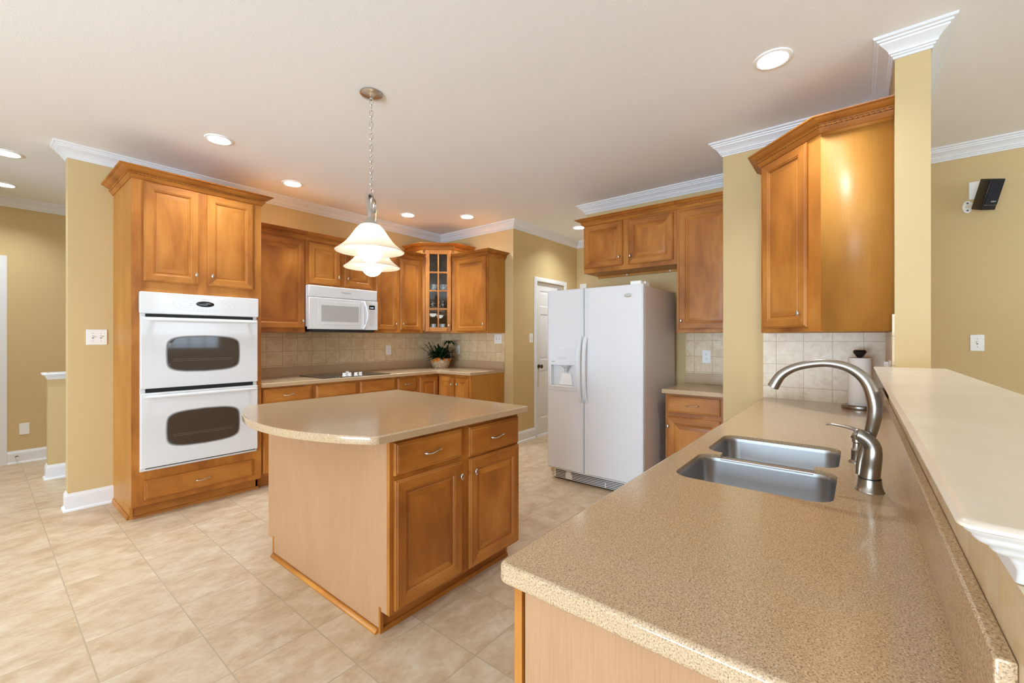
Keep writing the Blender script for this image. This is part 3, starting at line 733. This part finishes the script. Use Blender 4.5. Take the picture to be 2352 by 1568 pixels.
# one taller stem with a fan of drooping leaves on the right, a leafy sprig on the left
mb = MB(); st = [(.06, -.03, .12), (.075, -.045, .22), (.085, -.06, .30), (.09, -.07, .345)]; mb.tube(st, .004, 6)
for i in range(12):
    a = 2 * pi * i / 12 + .2; leaf(mb, st[-1], (cos(a), sin(a), .30 + .25 * (i % 3)), .135, .016, .75)
mb.build('tall_stem', leaf_m, root)
mb = MB()
for s in range(3):
    b = Vector((-.03, .04, .13)); d = Vector((-.62 + .15 * s, .55, .55 + .3 * s)).normalized(); P = [tuple(b + d * (.20 * i / 5)) for i in range(6)]; mb.tube(P, .003, 5)
    for i in range(2, 6):
        for q in (-1, 1): leaf(mb, P[i], d + Vector((q * .5, q * .6, .2)), .055, .009, .1)
mb.build('leafy_sprig', leaf_m, root)
mb = MB()
for i in range(16):
    a = R(230) + rnd.uniform(-.95, .95); leaf(mb, (.11 * cos(a), .11 * sin(a), .125 + rnd.uniform(0, .02)), (cos(a) * .9, sin(a) * .9, rnd.uniform(-.3, .5)), rnd.uniform(.05, .075), .017, .5)
mb.build('orange_leaves', orange_m, root)

# ------------------------------------------------------------------ island
IX0, IX1, IY0, IY1, IT = 1.115, 2.010, 1.575, 2.800, .900
iw = IX1 - IX0; idp = IY1 - IY0
root = thing('island_cabinet', 'maple kitchen island cabinet with two drawers over two doors under the curved worktop', 'cabinet', (IX0, IY0, 0))
hb = IT - .038
MB().box(.012, iw - .012, .019, idp - .019, .10, hb - .0005).build('carcass', veneer, root)
MB().box(0, iw, 0, .019, .10, hb - .0005).build('face_frame', wood_v, root, bevel=.0012)
MB().prism([(0, .019), (.012, .019), (.012, idp), (0, idp)], .10, hb - .0005).box(0, .012, .078, idp - .075, 0, .10).build('side_panel', daylit_veneer, root)
MB().prism([(iw - .012, .019), (iw, .019), (iw, idp), (iw - .012, idp)], .10, hb - .0005).box(iw - .012, iw, .078, idp - .075, 0, .10).build('side_panel', veneer, root)
MB().box(.012, iw - .012, idp - .019, idp, .10, hb - .0005).build('back_panel', veneer, root)
MB().box(.012, iw - .012, .078, .092, 0, .10).build('toe_kick', wood_h, root)
MB().box(-.003, .012, .062, .076, 0, .115).build('corner_block', wood_v, root); MB().box(-.003, .012, idp - .075, idp - .061, 0, .115).build('corner_block', wood_v, root)
MB().sweep([(0, idp - .075), (0, .076)], [(0, 0), (.020, 0), (.019, .010), (.012, .018), (0, .020)], 0).build('shoe_moulding', shoe_wood, root)
MB().sweep([(.013, .078), (iw - .012, .078)], [(0, 0), (.017, 0), (.015, .010), (.008, .017), (0, .018)], 0).build('shoe_moulding', wood_h, root)
add_drawer(root, .020, .424, .704, .846); add_drawer(root, .478, .885, .690, .842)
add_door(root, .022, .424, .116, .682, (.400, .612)); add_door(root, .478, .889, .112, .678, (.504, .612))
# island worktop: straight front, right and back, bowed left side
root = thing('island_worktop', 'speckled island worktop with a bowed left edge', CTL, (1.02, 1.53, IT - .037))
arc = []
ya, yb, xa, bul = 1.530, 2.850, 1.020, .190; ch = (yb - ya) / 2; rr = (ch * ch + bul * bul) / (2 * bul); cxr = xa - bul + rr; th = math.asin(ch / rr)
for i in range(25): a = th - 2 * th * i / 24; arc.append((cxr - rr * cos(a), (ya + yb) / 2 + rr * sin(a)))
poly = [(1.035, 1.530), (2.052, 1.530), (2.056, 1.534), (2.075, 2.820), (2.071, 2.826)] + [(max(p[0], .0), p[1]) for p in arc[:-1]] + [(1.014, 1.540)]
MB().slab([(x - 1.02, y - 1.53) for x, y in poly], 0, .037, .006).build('slab', counter, root)

# ------------------------------------------------------------------ fridge wall
FX = XF - .305; G3 = 'maple wall cabinets around the fridge'
r1 = cabinet('wall_cabinet', 'short two-door maple wall cabinet over the white fridge', G3, (FX, 2.190), -90, .935, .303, 1.965, 2.455,
        [(.010, .428, 2.010, 2.437, (.395, 2.088)), (.485, .906, 2.006, 2.432, (.510, 2.084))], crown=([(0, .303), (0, 0), (.935, 0)], 2.444, .066))
mb = MB().box(.01, .93, .283, .301, -.022, 0); mb.build('hanging_rail', veneer, r1)
mb = MB()
for x in (.34, .78): mb.lathe([(0, 0), (.008, 0), (.007, -.003), (0, -.004)], (x, .283, -.010), 12, axis='y')
mb.build('rail_screws', plastic, r1)
cabinet('wall_cabinet', 'tall single-door maple wall cabinet between the fridge and the painted wall end', G3, (FX, 1.254), -90, .460, .303, 1.352, 2.455,
        [(.018, .448, 1.382, 2.453 - .03, (.044, 1.458))], crown=([(0, 0), (.460, 0)], 2.444, .066))
cabinet('base_cabinet', 'small maple base cabinet with one drawer right of the fridge', 'small worktop beside the fridge', (3.62, 1.258), -90, .466, XF - 3.62 - .003, 0, .844,
        [(.020, .424, .13, .656, (.030, .575))], [(.020, .424, .692, .826, True)], toe=True)
root = thing('small_worktop', 'short speckled worktop in the alcove between fridge and wall end', CTL, (3.579, 1.276, .845))
MB().slab([(0, -.484), (XF - 3.579 - .010, -.484), (XF - 3.579 - .010, 0), (0, 0)], 0, .038, .006).build('slab', counter, root)
MB().box(XF - 3.579 - .028, XF - 3.579 - .010, -.484, -.008, .038, .135).build('upstand', counter, root, bevel=.002)

# fridge
FR = thing('fridge', 'white side-by-side fridge freezer with ice dispenser against the back wall', 'fridge', (3.330, 2.254, 0), -90)
fw_ = .918; sp = .382; ZB, ZT = .112, 1.742
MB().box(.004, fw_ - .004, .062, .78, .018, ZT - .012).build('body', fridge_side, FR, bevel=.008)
ld = MB().slab(rrect(0, sp - .003, ZB, ZT, .008), -.058, 0, .010, [rrect(.040, .300, .868, 1.075, .006)], FRONT).build('freezer_door', fridge_m, FR)
MB().slab(rrect(sp + .003, fw_, ZB, ZT, .008), -.058, 0, .010, M=FRONT).build('fridge_door', fridge_m, FR); rd_ = FR.children[-1]
mb = MB().box(.034, .306, .046, .057, .86, 1.08); mb.build('dispenser_recess', white_app, ld)
mb = MB(); mb.slab(rrect(.026, .318, .832, 1.212, .008), 0, .006, .003, [rrect(.046, .294, .874, 1.066, .006)], FRONT); db = mb.build('dispenser_bezel', white_app, ld)
MB().box(.050, .290, -.010, .04, 1.062, 1.070).build('dispenser_lip', white_app, ld)
MB().box(.050, .290, -.014, .045, .866, .876).build('drip_tray', plastic, ld)
mb = MB().lathe([(.045, 1.062), (.040, 1.045), (.022, 1.030), (.016, 1.0), (0, .998)], (.19, .025, 0), 20); mb.build('dispenser_spout', simple('grey_plastic', lin(190, 190, 188), .4), ld)
mb = MB(); mb.slab([(.11, .878), (.25, .878), (.235, .985), (.135, .985)], -.044, -.030, .004, M=FRONT); mb.build('dispenser_paddle', plastic, ld)
mb = MB()
for i in range(6): mb.box(.115 + .018 * i, .124 + .018 * i, -.0064, -.006, 1.120, 1.124); 
for i in range(4): mb.box(.140 + .018 * i, .146 + .018 * i, -.0064, -.006, 1.133, 1.138)
mb.box(.05, .085, -.0064, -.006, 1.088, 1.094); mb.build('dispenser_print', grey_mark, ld)
def fr_handle(x, par, sgn):
    n = 24; P = [(x, -.004 - .046 * (1 - abs(-1 + 2 * i / n) ** 3.2), .738 + .592 * i / n) for i in range(n + 1)]
    mb = MB(); rs = []
    for i, p in enumerate(P):
        hw = .016; rs.append([(p[0] + hw * a, p[1] + .008 * b, p[2]) for a, b in ((-1, .6), (-.6, -1), (.6, -1), (1, .6), (.6, 1), (-.6, 1))])
    mb.rings(rs); mb.box(x - .016, x + .016, -.004, 0, 1.33, ZT - .01); mb.box(x - .016, x + .016, -.004, 0, ZB + .005, .74)
    mb.build('handle', white_app, par)
fr_handle(sp - .026, ld, 1); fr_handle(sp + .026, rd_, -1)
mb = MB().box(.03, .10, .01, .10, ZT - .004, ZT + .018); mb.build('hinge_cover', plastic, FR, bevel=.004)
mb = MB().box(fw_ - .11, fw_ - .02, .006, .075, ZT - .004, ZT + .026).box(fw_ - .05, fw_ - .008, .075, .16, ZT - .014, ZT + .026); mb.build('hinge_cover', plastic, FR, bevel=.004)
gm = MB().box(.045, fw_ - .01, .050, .064, .018, .105).build('grille', plastic, FR, bevel=.002)
mb = MB()
for i in range(5): 
    for (a, b) in ((.06, .165), (.235, .56), (.57, fw_ - .03)): mb.box(a if i < 3 else .06, b, .0485, .0505, .026 + .014 * i, .032 + .014 * i)
mb.build('grille_slots', dark_slot, gm)
MB().lathe([(.030, .045), (.030, .050)], (.200, 0, .066), 24, axis='y').lathe([(.024, .043), (.024, .046)], (.200, 0, .066), 24, axis='y').build('filter_cap', plastic, gm)
MB().box(.004, .045, .052, .066, .06, .108).build('lower_hinge', simple('tan_hinge', lin(200, 185, 150), .4, .4), FR)
MB().box(.05, fw_ - .03, .09, .70, 0, .019).build('rollers', dark_plastic, FR)
lx, lz = sp + .41, 1.655
mb = MB(); mb.slab(oval(lx, lz, .036, .017, 36), 0, .003, .001, [oval(lx, lz, .031, .0125, 36)], FRONT); em = mb.build('emblem', chrome, rd_)
MB().slab(oval(lx, lz, .031, .0125, 36), 0, .0012, 0, M=FRONT).build('emblem_plate', simple('silver_emblem', lin(205, 205, 208), .3, .6), em)
text('emblem_lettering', 'Whirlpool', .011, grey_mark, em, Matrix.Translation((lx, -.0014, lz)) @ UP, .0003, .2)

# ------------------------------------------------------------------ sink peninsula
ST = .883; PX0, PY1, PYB = .610, .527, -.1175
root = thing('sink_base_cabinet', 'maple peninsula base cabinet under the sink, end panel coloured as daylit in front', 'cabinet', (.640, PY1 - .022, 0), 0)
Lp = XS - .64 - .004; dp = PY1 - .022 - PYB - .002
MB().box(.012, Lp, -dp, -.02, .10, .60).box(.012, .62, -dp, -.02, .60, ST - .0385).box(1.50, Lp, -dp, -.02, .60, ST - .0385).build('carcass', veneer, root)
MB().box(0, .012, -dp, -.022, 0, ST - .0385).build('end_panel', daylit_veneer, root)
MB().box(-.004, .012, -.017, .0, .0, ST - .0385).build('end_stile', wood_v, root)
MB().box(.012, Lp, -.019, 0, .10, ST - .0385).build('face_frame', wood_v, root)
MB().box(.012, Lp, -.09, -.075, 0, .1).build('toe_kick', wood_h, root)
M = Matrix.Rotation(R(180), 4, 'Z')
xx = .05
for wd in (.42, .42, .42, .42, .60, .38):
    if xx + wd > Lp: break
    d = MB().rectrings(-(xx + wd - .02), -(xx + .02), .13, .66, DOOR).xf(M).build('door', [wood_v, wood_h], root, smooth=20)
    kb = link('knob', KNOB, d, (xx + wd - .05, .0195, .6)); kb.rotation_euler = (0, 0, pi)
    d = MB().rectrings(-(xx + wd - .02), -(xx + .02), .69, .82, DRAW, 1, 1).xf(M).build('drawer', [wood_v, wood_h], root, smooth=20)
    kb = link('handle', PULL, d, (xx + wd / 2, .0205, .755)); kb.rotation_euler = (0, 0, pi)
    xx += wd
# worktop with the double sink cut-out
root = thing('sink_worktop', 'long speckled peninsula worktop with a double sink cut-out', CTL, (PX0, PYB, ST - .038))
hole = []
def arcp(cx, cy, r, a0, a1, n=6): return [(cx + r * cos(R(a0 + (a1 - a0) * i / n)), cy + r * sin(R(a0 + (a1 - a0) * i / n))) for i in range(n + 1)]
nx0, nx1, fx0, fx1, sy0, sy1 = 1.340, 1.676, 1.712, 2.052, .048, .448
hole += arcp(nx0 + .055, sy0 + .055, .055, 180, 270) + arcp(nx1 - .06, sy0 + .06, .06, 270, 350) + [(nx1 + .004, sy0 + .062), (fx0 - .004, sy0 + .062)]
hole += arcp(fx0 + .06, sy0 + .06, .06, 190, 270) + arcp(fx1 - .055, sy0 + .055, .055, 270, 360) + arcp(fx1 - .055, sy1 - .055, .055, 0, 90)
hole += arcp(fx0 + .06, sy1 - .06, .06, 90, 170) + [(fx0 - .004, sy1 - .062), (nx1 + .004, sy1 - .062)] + arcp(nx1 - .06, sy1 - .06, .06, 10, 90) + arcp(nx0 + .055, sy1 - .055, .055, 90, 180)
L = lambda P: [(x - PX0, y - PYB) for x, y in P]
MB().slab(L(rrect(PX0, XS - .010, PYB + .0005, PY1, (.004, .004, .004, .018), 4)), 0, .038, .008, [L(hole)]).build('slab', counter, root)
MB().box(0, XS - PX0 - .012, .0001, .0165, .038, .038 + .113).build('upstand', counter, root, bevel=.003)
# stainless double bowl, hung under the worktop
SKT = ST - .0130
root = thing('sink', 'stainless steel double-bowl sink let into the peninsula worktop', 'sink', ((nx0 + fx1) / 2, .25, SKT - .20))
ox, oy = (nx0 + fx1) / 2, .25
def bowl(x0, x1, y0, y1, rl, rr_):
    rs = []
    for (dz, g, e) in ((0, .001, 0), (-.006, .003, -.002), (-.012, .004, -.004), (-.15, .014, -.008), (-.172, .026, -.010), (-.182, .050, -.015), (-.184, .12, -.04)):
        q = (max(.01, rl + e), max(.01, rr_ + e), max(.01, rr_ + e), max(.01, rl + e))
        rs.append([(x - ox, y - oy, .20 + dz) for x, y in rrect(x0 + g, x1 - g, y0 + g, y1 - g, q)])
    b = MB().rings(rs, cap0=False).build('bowl', steel, root, smooth=60)
    MB().lathe([(.045, .0), (.042, .003), (.03, .001), (0, .001)], ((x0 + x1) / 2 - ox, (y0 + y1) / 2 - oy, .20 - .1835), 28).build('drain', chrome, b)
bowl(nx0, nx1 - .0005, sy0, sy1, .055, .060); bowl(fx0 + .0005, fx1, sy0, sy1, .060, .055)
MB().tube([((nx1 + fx0) / 2 - ox, sy0 + .063 - oy, .1955), ((nx1 + fx0) / 2 - ox, sy1 - .063 - oy, .1955)], (fx0 - nx1) / 2 + .004, 16, flat=.22).build('divider', steel, root)

# faucet: bell base, curved body with lever, tall arching spout
FXC, FYC = 1.534, -.025
root = thing('faucet', 'brushed nickel kitchen faucet with tall arched spout and side lever behind the sink', 'faucet', (FXC, FYC, ST))
MB().lathe([(.0325, 0), (.0322, .002), (.0300, .005), (.0270, .018), (.0252, .034), (.0, .034)], n=36).build('base', nickel, root)
MB().lathe([(.0252, .0343), (.0252, .0365), (0, .0365)], n=36).build('base_ring', dark_slot, root)
def spl(P, n=6):
    o = []; P = [Vector(p) for p in P]
    for i in range(len(P) - 1):
        a, b, c, d = P[max(0, i - 1)], P[i], P[i + 1], P[min(len(P) - 1, i + 2)]
        for k in range(n):
            t = k / n; o.append(.5 * ((2 * b) + (c - a) * t + (2 * a - 5 * b + 4 * c - d) * t * t + (3 * b - a - 3 * c + d) * t ** 3))
    o.append(P[-1]); return [tuple(p) for p in o]
pb = spl([(0, 0, .035), (0, -.003, .065), (-.004, -.006, .095), (-.004, -.006, .120), (-.006, .003, .138), (-.008, .018, .150), (-.009, .028, .153)])
MB().tube(pb, [.0225 - .0070 * (i / (len(pb) - 1)) ** 1.3 for i in range(len(pb))], 24).build('body', nickel, root)
MB().lathe([(0, 0), (.0165, 0), (.0170, .003), (.014, .007), (0, .008)], n=24).xf(Matrix.Translation((-.0090, .0290, .1532)) @ Matrix.Rotation(R(-64), 4, 'X')).build('lever_hub', nickel, root)
lv = spl([(-.009, .024, .160), (-.006, .034, .166), (-.002, .056, .170), (.002, .082, .172), (.003, .097, .169)])
MB().tube(lv, [.0098 - .0065 * (i / (len(lv) - 1)) ** 1.4 for i in range(len(lv))], 12, flat=.5).build('lever', nickel, root)
spt = spl([(.020, .022, .036), (.024, .018, .075), (.022, .008, .118), (.016, -.004, .165), (.010, -.010, .205), (.008, -.010, .240), (.008, .001, .286), (.008, .020, .316), (.008, .050, .337), (.008, .090, .346), (.008, .130, .343), (.008, .174, .330), (.008, .209, .305), (.008, .230, .268)])
def srad(t):
    K = [(0, .009), (.12, .012), (.30, .0168), (.40, .0168), (.55, .0138), (.70, .0112), (.85, .0118), (1, .0160)]
    for (a, ra), (b, rb) in zip(K, K[1:]):
        if t <= b: return ra + (rb - ra) * (t - a) / (b - a)
    return K[-1][1]
k = len(spt); MB().tube(spt, [srad(i / (k - 1)) for i in range(k)], 22).build('spout', nickel, root)
mb = MB().lathe([(.0125, -.002), (.0125, .0015), (0, .002)], n=20).xf(Matrix.Translation(spt[-1]) @ Matrix.Rotation(R(209.3), 4, 'X')); mb.build('aerator', dark_plastic, root)
# side sprayer / soap pump behind the faucet
root = thing('soap_dispenser', 'slim brushed nickel dispenser standing behind the faucet', 'dispenser', (1.857, .003, ST))
MB().lathe([(.024, 0), (.023, .004), (.016, .010), (.015, .040), (.016, .042), (.012, .048), (.011, .066), (.014, .070), (.013, .086), (0, .090)], n=24).build('stem', nickel, root)

# paper towel on its stand
root = thing('paper_towel_stand', 'steel paper towel stand with black knob in the corner of the sink worktop', 'paper towel holder', (3.300, -.008, ST))
MB().lathe([(.086, 0), (.088, .004), (.086, .018), (.080, .022), (0, .022)], n=40).build('base', nickel, root)
MB().lathe([(.006, .02), (.006, .315)], n=12).build('rod', nickel, root)
MB().lathe([(.010, .304), (.014, .308), (.030, .330), (.033, .338), (.030, .345), (.0, .348)], n=28).build('knob', dark_plastic, root)
MB().lathe([(.030, .346), (.026, .350), (0, .351)], n=28).build('knob_cap', nickel, root)
MB().tube([(.07, -.012, .02), (.085, -.015, .05), (.09, -.015, .06)], .007, 10).build('tension_arm', dark_plastic, root)
tw = tag(MB().lathe([(.020, 0), (.0545, 0), (.0555, .004), (.0555, .276), (.0545, .280), (.020, .280), (.020, .0)], n=40, caps=False).build('paper_towel_roll', paper, None, loc=(3.300, -.008, ST + .0225)), 'white paper towel roll standing on the steel holder', 'paper towel')

# raised bar over the half wall
root = thing('bar_top', 'cream raised bar top on the half wall, stepped white moulding below its near end', CTL, (.470, -.06, 1.07))
LV = [(.478, -.0680, 1.161), (.4735, -.0630, 1.1605), (.4705, -.0603, 1.1585), (.4700, -.0600, 1.1560), (.478, -.0633, 1.1530)]
LM = [(.4785, -.0635, 1.1529), (.486, -.0665, 1.1478), (.494, -.0701, 1.1449), (.498, -.0715, 1.1420), (.501, -.0729, 1.1389), (.512, -.0771, 1.1332), (.533, -.0859, 1.1261), (.538, -.088, 1.121), (.544, -.0905, 1.1173), (.573, -.1023, 1.1064), (.582, -.1055, 1.1035), (.586, -.1074, 1.0991), (.596, -.1115, 1.092), (.604, -.1152, 1.0839), (.618, -.1168, 1.0679)]
def lev(L):
    rs = []
    for x, y, z in L:
        yr = -.382 - y; k = max(0, (-.06 - y)) ; yr = -.322 + k * .92; r = max(.004, .012 - k * .2)
        rs.append([(px - .47, py + .06, z - 1.07) for px, py in ([(XP - .0005, yr), (XP - .0005, y)] + arcp(x + r, y - r, r, 90, 180, 3) + arcp(x + r, yr + r, r, 180, 270, 3))])
    return rs
MB().rings(lev(LV)).build('slab', [bar_m], root)
MB().rings(lev(LM)).build('end_moulding', trim, root)

# ------------------------------------------------------------------ diagonal wall cabinet beside the pillar
DL = (3.205, .492); dz0 = 1.338
root = thing('wall_cabinet', 'diagonal maple wall cabinet beside the pillar over the sink worktop, wide plain side panel', 'cabinet', (DL[0], DL[1], dz0), -135)
W2 = [(XS - .002, .492), (3.205, .492), (2.870, .157), (2.870, YP + .001), (XS - .002, YP + .001)]
lp = to_local(DL, -135, W2); ht = 2.46 - dz0
inset = to_local(DL, -135, [(XS - .002, .492), (3.218, .492), (2.883, .157), (2.883, YP + .001), (XS - .002, YP + .010)])
MB().prism(inset, 0, ht).build('carcass', veneer, root)
dw = .4738
MB().box(0, dw, 0, .018, 0, ht).build('face_frame', wood_v, root, bevel=.001)
sp_ = to_local(DL, -135, [(2.870, .157), (2.870, YP + .001), (2.883, YP + .001), (2.883, .157)])
MB().prism(sp_, .006, 2.395 - dz0).build('side_panel', veneer, root)
MB().prism(to_local(DL, -135, [(2.868, .150), (2.868, YP + .001), (2.883, YP + .001), (2.883, .150)]), 2.395 - dz0, ht).build('side_rail', wood_h, root)
add_door(root, .032, .389, 1.366 - dz0, 2.405 - dz0, (.352, 1.445 - dz0))
add_crown(root, to_local(DL, -135, W2[:4]), 2.412 - dz0, .076)

# ------------------------------------------------------------------ pendant over the island
PC = (1.470, 2.255)
ang = math.degrees(math.atan2(.449, .306))
root = thing('pendant_light', 'nickel two-shade pendant with alabaster bell shades hanging over the island', 'lamp', (PC[0], PC[1], 1.70), ang)
zt = CEIL - 1.70
MB().lathe([(0, zt), (.064, zt), (.066, zt - .006), (.058, zt - .014), (.030, zt - .024), (.010, zt - .030), (.008, zt - .040), (0, zt - .041)], n=36).build('canopy', pendant_metal, root)
mb = MB(); ztop, zbot = zt - .036, 2.150 - 1.70; n = 17; lk = (ztop - zbot) / n
for i in range(n):
    zc = ztop - lk * (i + .5); hh = lk * .5 + .004; ww = .0095; P = []
    for q in range(16):
        a = 2 * pi * q / 16; u, v = ww * cos(a), hh * (abs(sin(a)) ** .8) * (1 if sin(a) >= 0 else -1)
        P.append((u, 0, zc + v) if i % 2 else (0, u, zc + v))
    mb.tube(P, .0021, 6, closed=True)
mb.build('chain', pendant_metal, root)
MB().lathe([(.004, 2.165 - 1.70), (.012, 2.155 - 1.70), (.013, 2.135 - 1.70), (.007, 2.120 - 1.70), (.005, 2.10 - 1.70), (.005, 1.96 - 1.70), (.009, 1.95 - 1.70), (.006, 1.935 - 1.70), (0, 1.93 - 1.70)], n=20).build('hub', pendant_metal, root)
for sg in (-1, 1):
    yo = -sg
    P = spl([(sg * -.018, yo * -.012, .350), (sg * -.042, yo * -.016, .375), (sg * -.040, yo * -.016, .415), (sg * -.005, 0, .440), (sg * .06, yo * .014, .436), (sg * .14, yo * .022, .405), (sg * .21, yo * .018, .350), (sg * .256, yo * .006, .290), (sg * .272, 0, .238)])
    MB().tube(P, [.012 - .002 * i / len(P) for i in range(len(P))], 12, flat=.28).build('arm', pendant_metal, root)
    cx_ = sg * .272
    MB().lathe([(.006, .250), (.018, .240), (.030, .222), (.043, .212), (.046, .206), (.030, .208), (0, .21)], (cx_, 0, 0), 30).build('shade_cup', pendant_metal, root)
    sh = [(.036, .212), (.052, .204), (.070, .186), (.088, .160), (.104, .136), (.121, .114), (.142, .094), (.164, .076), (.178, .066)]
    MB().lathe(sh + [(r - .003, z - .003) for r, z in sh[::-1]], (cx_, 0, 0), 56, caps=False).build('shade', shade_m, root, smooth=60)
    bl = []
    for i in range(13): a = pi * i / 12; bl.append((max(.0005, .066 * sin(a)), .072 - .066 * cos(a)))
    bl = bl[:-2] + [(.020, .150), (.020, .205)]
    MB().lathe(bl, (cx_, 0, 0), 32).build('bulb', bulb_m, root, smooth=60)

# ------------------------------------------------------------------ ceiling downlights
G5 = 'recessed ceiling downlights'
def downlight(x, y, label, on=True):
    o = thing('ceiling_light', label, 'light', (x, y, CEIL - .012), 0, G5)
    MB().lathe([(.090, .0118), (.088, .006), (.076, .002), (.0695, .005), (.0685, .012), (.064, .085), (.0, .085), (.0, .087), (.066, .087), (.0703, .013)], n=48, caps=False).build('housing', can_refl, o)
    MB().lathe([(.0, .070), (.050, .072), (.056, .082), (.0, .083)], n=40).build('lens', can_m, o)
    return o
downlight(1.11, 3.643, 'round ceiling downlight just in front of the oven tower')
downlight(1.858, 4.137, 'round ceiling downlight above the first wall cabinet past the oven tower')
downlight(3.178, 4.126, 'round ceiling downlight above the tall wall cabinet right of the pendant')
downlight(3.666, 3.634, 'round ceiling downlight nearest the glass corner cabinet')
downlight(2.598, .346, 'large near ceiling downlight over the sink worktop by the pillar')
downlight(4.943, 2.848, 'round ceiling downlight in the passage, half hidden by the fridge cabinets')
downlight(.147, 5.207, 'round ceiling downlight at the left edge, nearer of the two in the hall')
downlight(.158, 6.287, 'round ceiling downlight at the left edge, farther of the two in the hall')
downlight(-1.2, 2.0, 'unseen added ceiling downlight on the dining side in front of the island end')  # this and the next two are added out of view as fill
downlight(-.9, 3.9, 'unseen added ceiling downlight on the dining side in front of the hall opening')
downlight(1.2, -2.4, 'unseen added ceiling downlight in the living room beyond the raised bar')

# ------------------------------------------------------------------ wall plates
G6 = 'white switch and outlet plates'
def plate(name, label, M, w, h, kind):
    o = thing(name, label, 'switch' if 'switch' in name else ('outlet' if 'outlet' in name else 'cover plate'), M.to_translation(), 0, G6)
    o.rotation_euler = M.to_euler()
    MB().slab(rrect(-w / 2, w / 2, -h / 2, h / 2, .004), 0, .006, .003, M=FRONT).build('plate', plastic, o)
    n = {'t1': [0], 't2': [-.023, .023]}.get(kind)
    if n:
        for x in n:
            MB().box(x - .005, x + .005, -.0068, -.006, -.012, .012).build('switch_slot', grey_mark, o)
            MB().box(x - .004, x + .004, -.016, -.006, -.002, .009).build('toggle', plastic, o)
    if kind == 'out':
        for z in (-.021, .021):
            MB().slab(oval(0, z, .017, .0145, 24, 3), .006, .0085, .001, M=FRONT).build('receptacle', plastic, o)
            q = MB().box(-.007, -.005, -.0092, -.0084, z - .001, z + .007).box(.005, .007, -.0092, -.0084, z - .001, z + .006).box(-.002, .002, -.0092, -.0084, z - .009, z - .005); q.build('slots', dark_slot, o)
    mb = MB()
    if kind:
        for x in (n or [0]):
            for z in ((-.030, .030) if n else (0,)): mb.lathe([(.003, -.006), (.0028, -.0072), (0, -.0074)], (x, 0, z), 10, axis='y')
        mb.build('screws', grey_mark if n else plastic, o)
    return o
TR = lambda x, y, z, rz=0: Matrix.Translation((x, y, z)) @ Matrix.Rotation(R(rz), 4, 'Z')
plate('light_switch', 'double light switch on the tan wall left of the oven tower', TR(.588, YW, 1.312), .120, .120, 't2')
plate('wall_outlet', 'outlet plate on the tiled splashback behind the cooktop', TR(3.262, YW - .009, 1.156), .074, .118, 'out')
plate('wall_outlet', 'outlet plate on the splashback right of the basket plant', TR(XR - .009, 4.290, 1.148, -90), .074, .118, 'out')
plate('light_switch', 'double light switch at the end of the corner splashback', TR(XR - .009, 3.562, 1.298, -90), .120, .120, 't2')
plate('light_switch', 'single light switch on the passage wall beside the white door', TR(4.532, YH, 1.308), .074, .118, 't1')
plate('wall_outlet', 'outlet plate on the tile above the small worktop by the fridge', TR(XF - .009, 1.083, 1.135, -90), .074, .118, 'out')
plate('light_switch', 'single light switch on the far living room wall under the speaker', TR(XL, -.691, 1.269, -90), .074, .122, 't1')
plate('blank_plate', 'blank cover plate low on the far hall wall', TR(.315, YHF, .352), .072, .118, '')
plate('blank_plate', 'blank cover plate behind the black wall speaker', TR(XL, -.700, 2.405, -90), .105, .130, '')
o = plate('wall_outlet', 'outlet with white plugs on the pillar side just above the bar top', TR(2.97, YP + .009, 1.135, 180), .115, .110, 'out')
MB().box(-.012, .004, -.026, -.006, .005, .045).box(.014, .028, -.022, -.006, .005, .035).build('plug', plastic, o, bevel=.003)

# door stop on the far hall baseboard
root = thing('door_stop', 'small metal door stop on the far hall baseboard', 'door stop', (.262, YHF - .014, .068))
MB().lathe([(0, 0), (.012, 0), (.012, -.004), (.005, -.008), (.005, -.05)], n=16, axis='y').build('stem', bronze, root)
MB().lathe([(.009, -.048), (.010, -.062), (0, -.064)], n=16, axis='y').build('tip', plastic, root)

# ------------------------------------------------------------------ wall speaker
root = thing('wall_speaker', 'small black loudspeaker tilted down on a white bracket on the living room wall', 'speaker', (XL, -.640, 2.288), -90)
MB().slab(oval(0, 0, .028, .046, 32), 0, .008, .003, M=FRONT).build('bracket_plate', plastic, root)
mb = MB()
for z in (-.027, .027): mb.lathe([(.007, -.008), (.0065, -.010), (0, -.0105)], (0, 0, z), 14, axis='y')
mb.build('bracket_screws', bronze, root)
MB().tube([(0, -.006, 0), (.004, -.025, .0), (.022, -.045, .006), (.045, -.058, .012)], .012, 12).build('bracket_arm', plastic, root)
Ms = Matrix.Translation((.085, -.130, .045)) @ Matrix.Rotation(R(34), 4, 'Z') @ Matrix.Rotation(R(20), 4, 'X')
bd_ = MB(); bd_.prism([(-.036, .052), (-.048, -.030), (-.044, -.040), (.044, -.040), (.048, -.030), (.036, .052)], -.105, .105).xf(Ms); body = bd_.build('cabinet', dark_plastic, root, bevel=.002)
MB().slab(rrect(-.041, .041, -.068, .103, .003), .040, .045, .001, M=FRONT).xf(Ms).build('grille', simple('speaker_cloth', (.006, .007, .012, 1), .75), body)
MB().box(-.041, .041, -.0445, -.040, -.074, -.070).xf(Ms).build('trim_strip', simple('strip_grey', (.12, .1, .09, 1), .4), body)
text('brand_lettering', 'SONY', .013, simple('white_print', (.75, .75, .75, 1), .5), body, Ms @ Matrix.Translation((.012, -.0452, -.048)) @ UP)
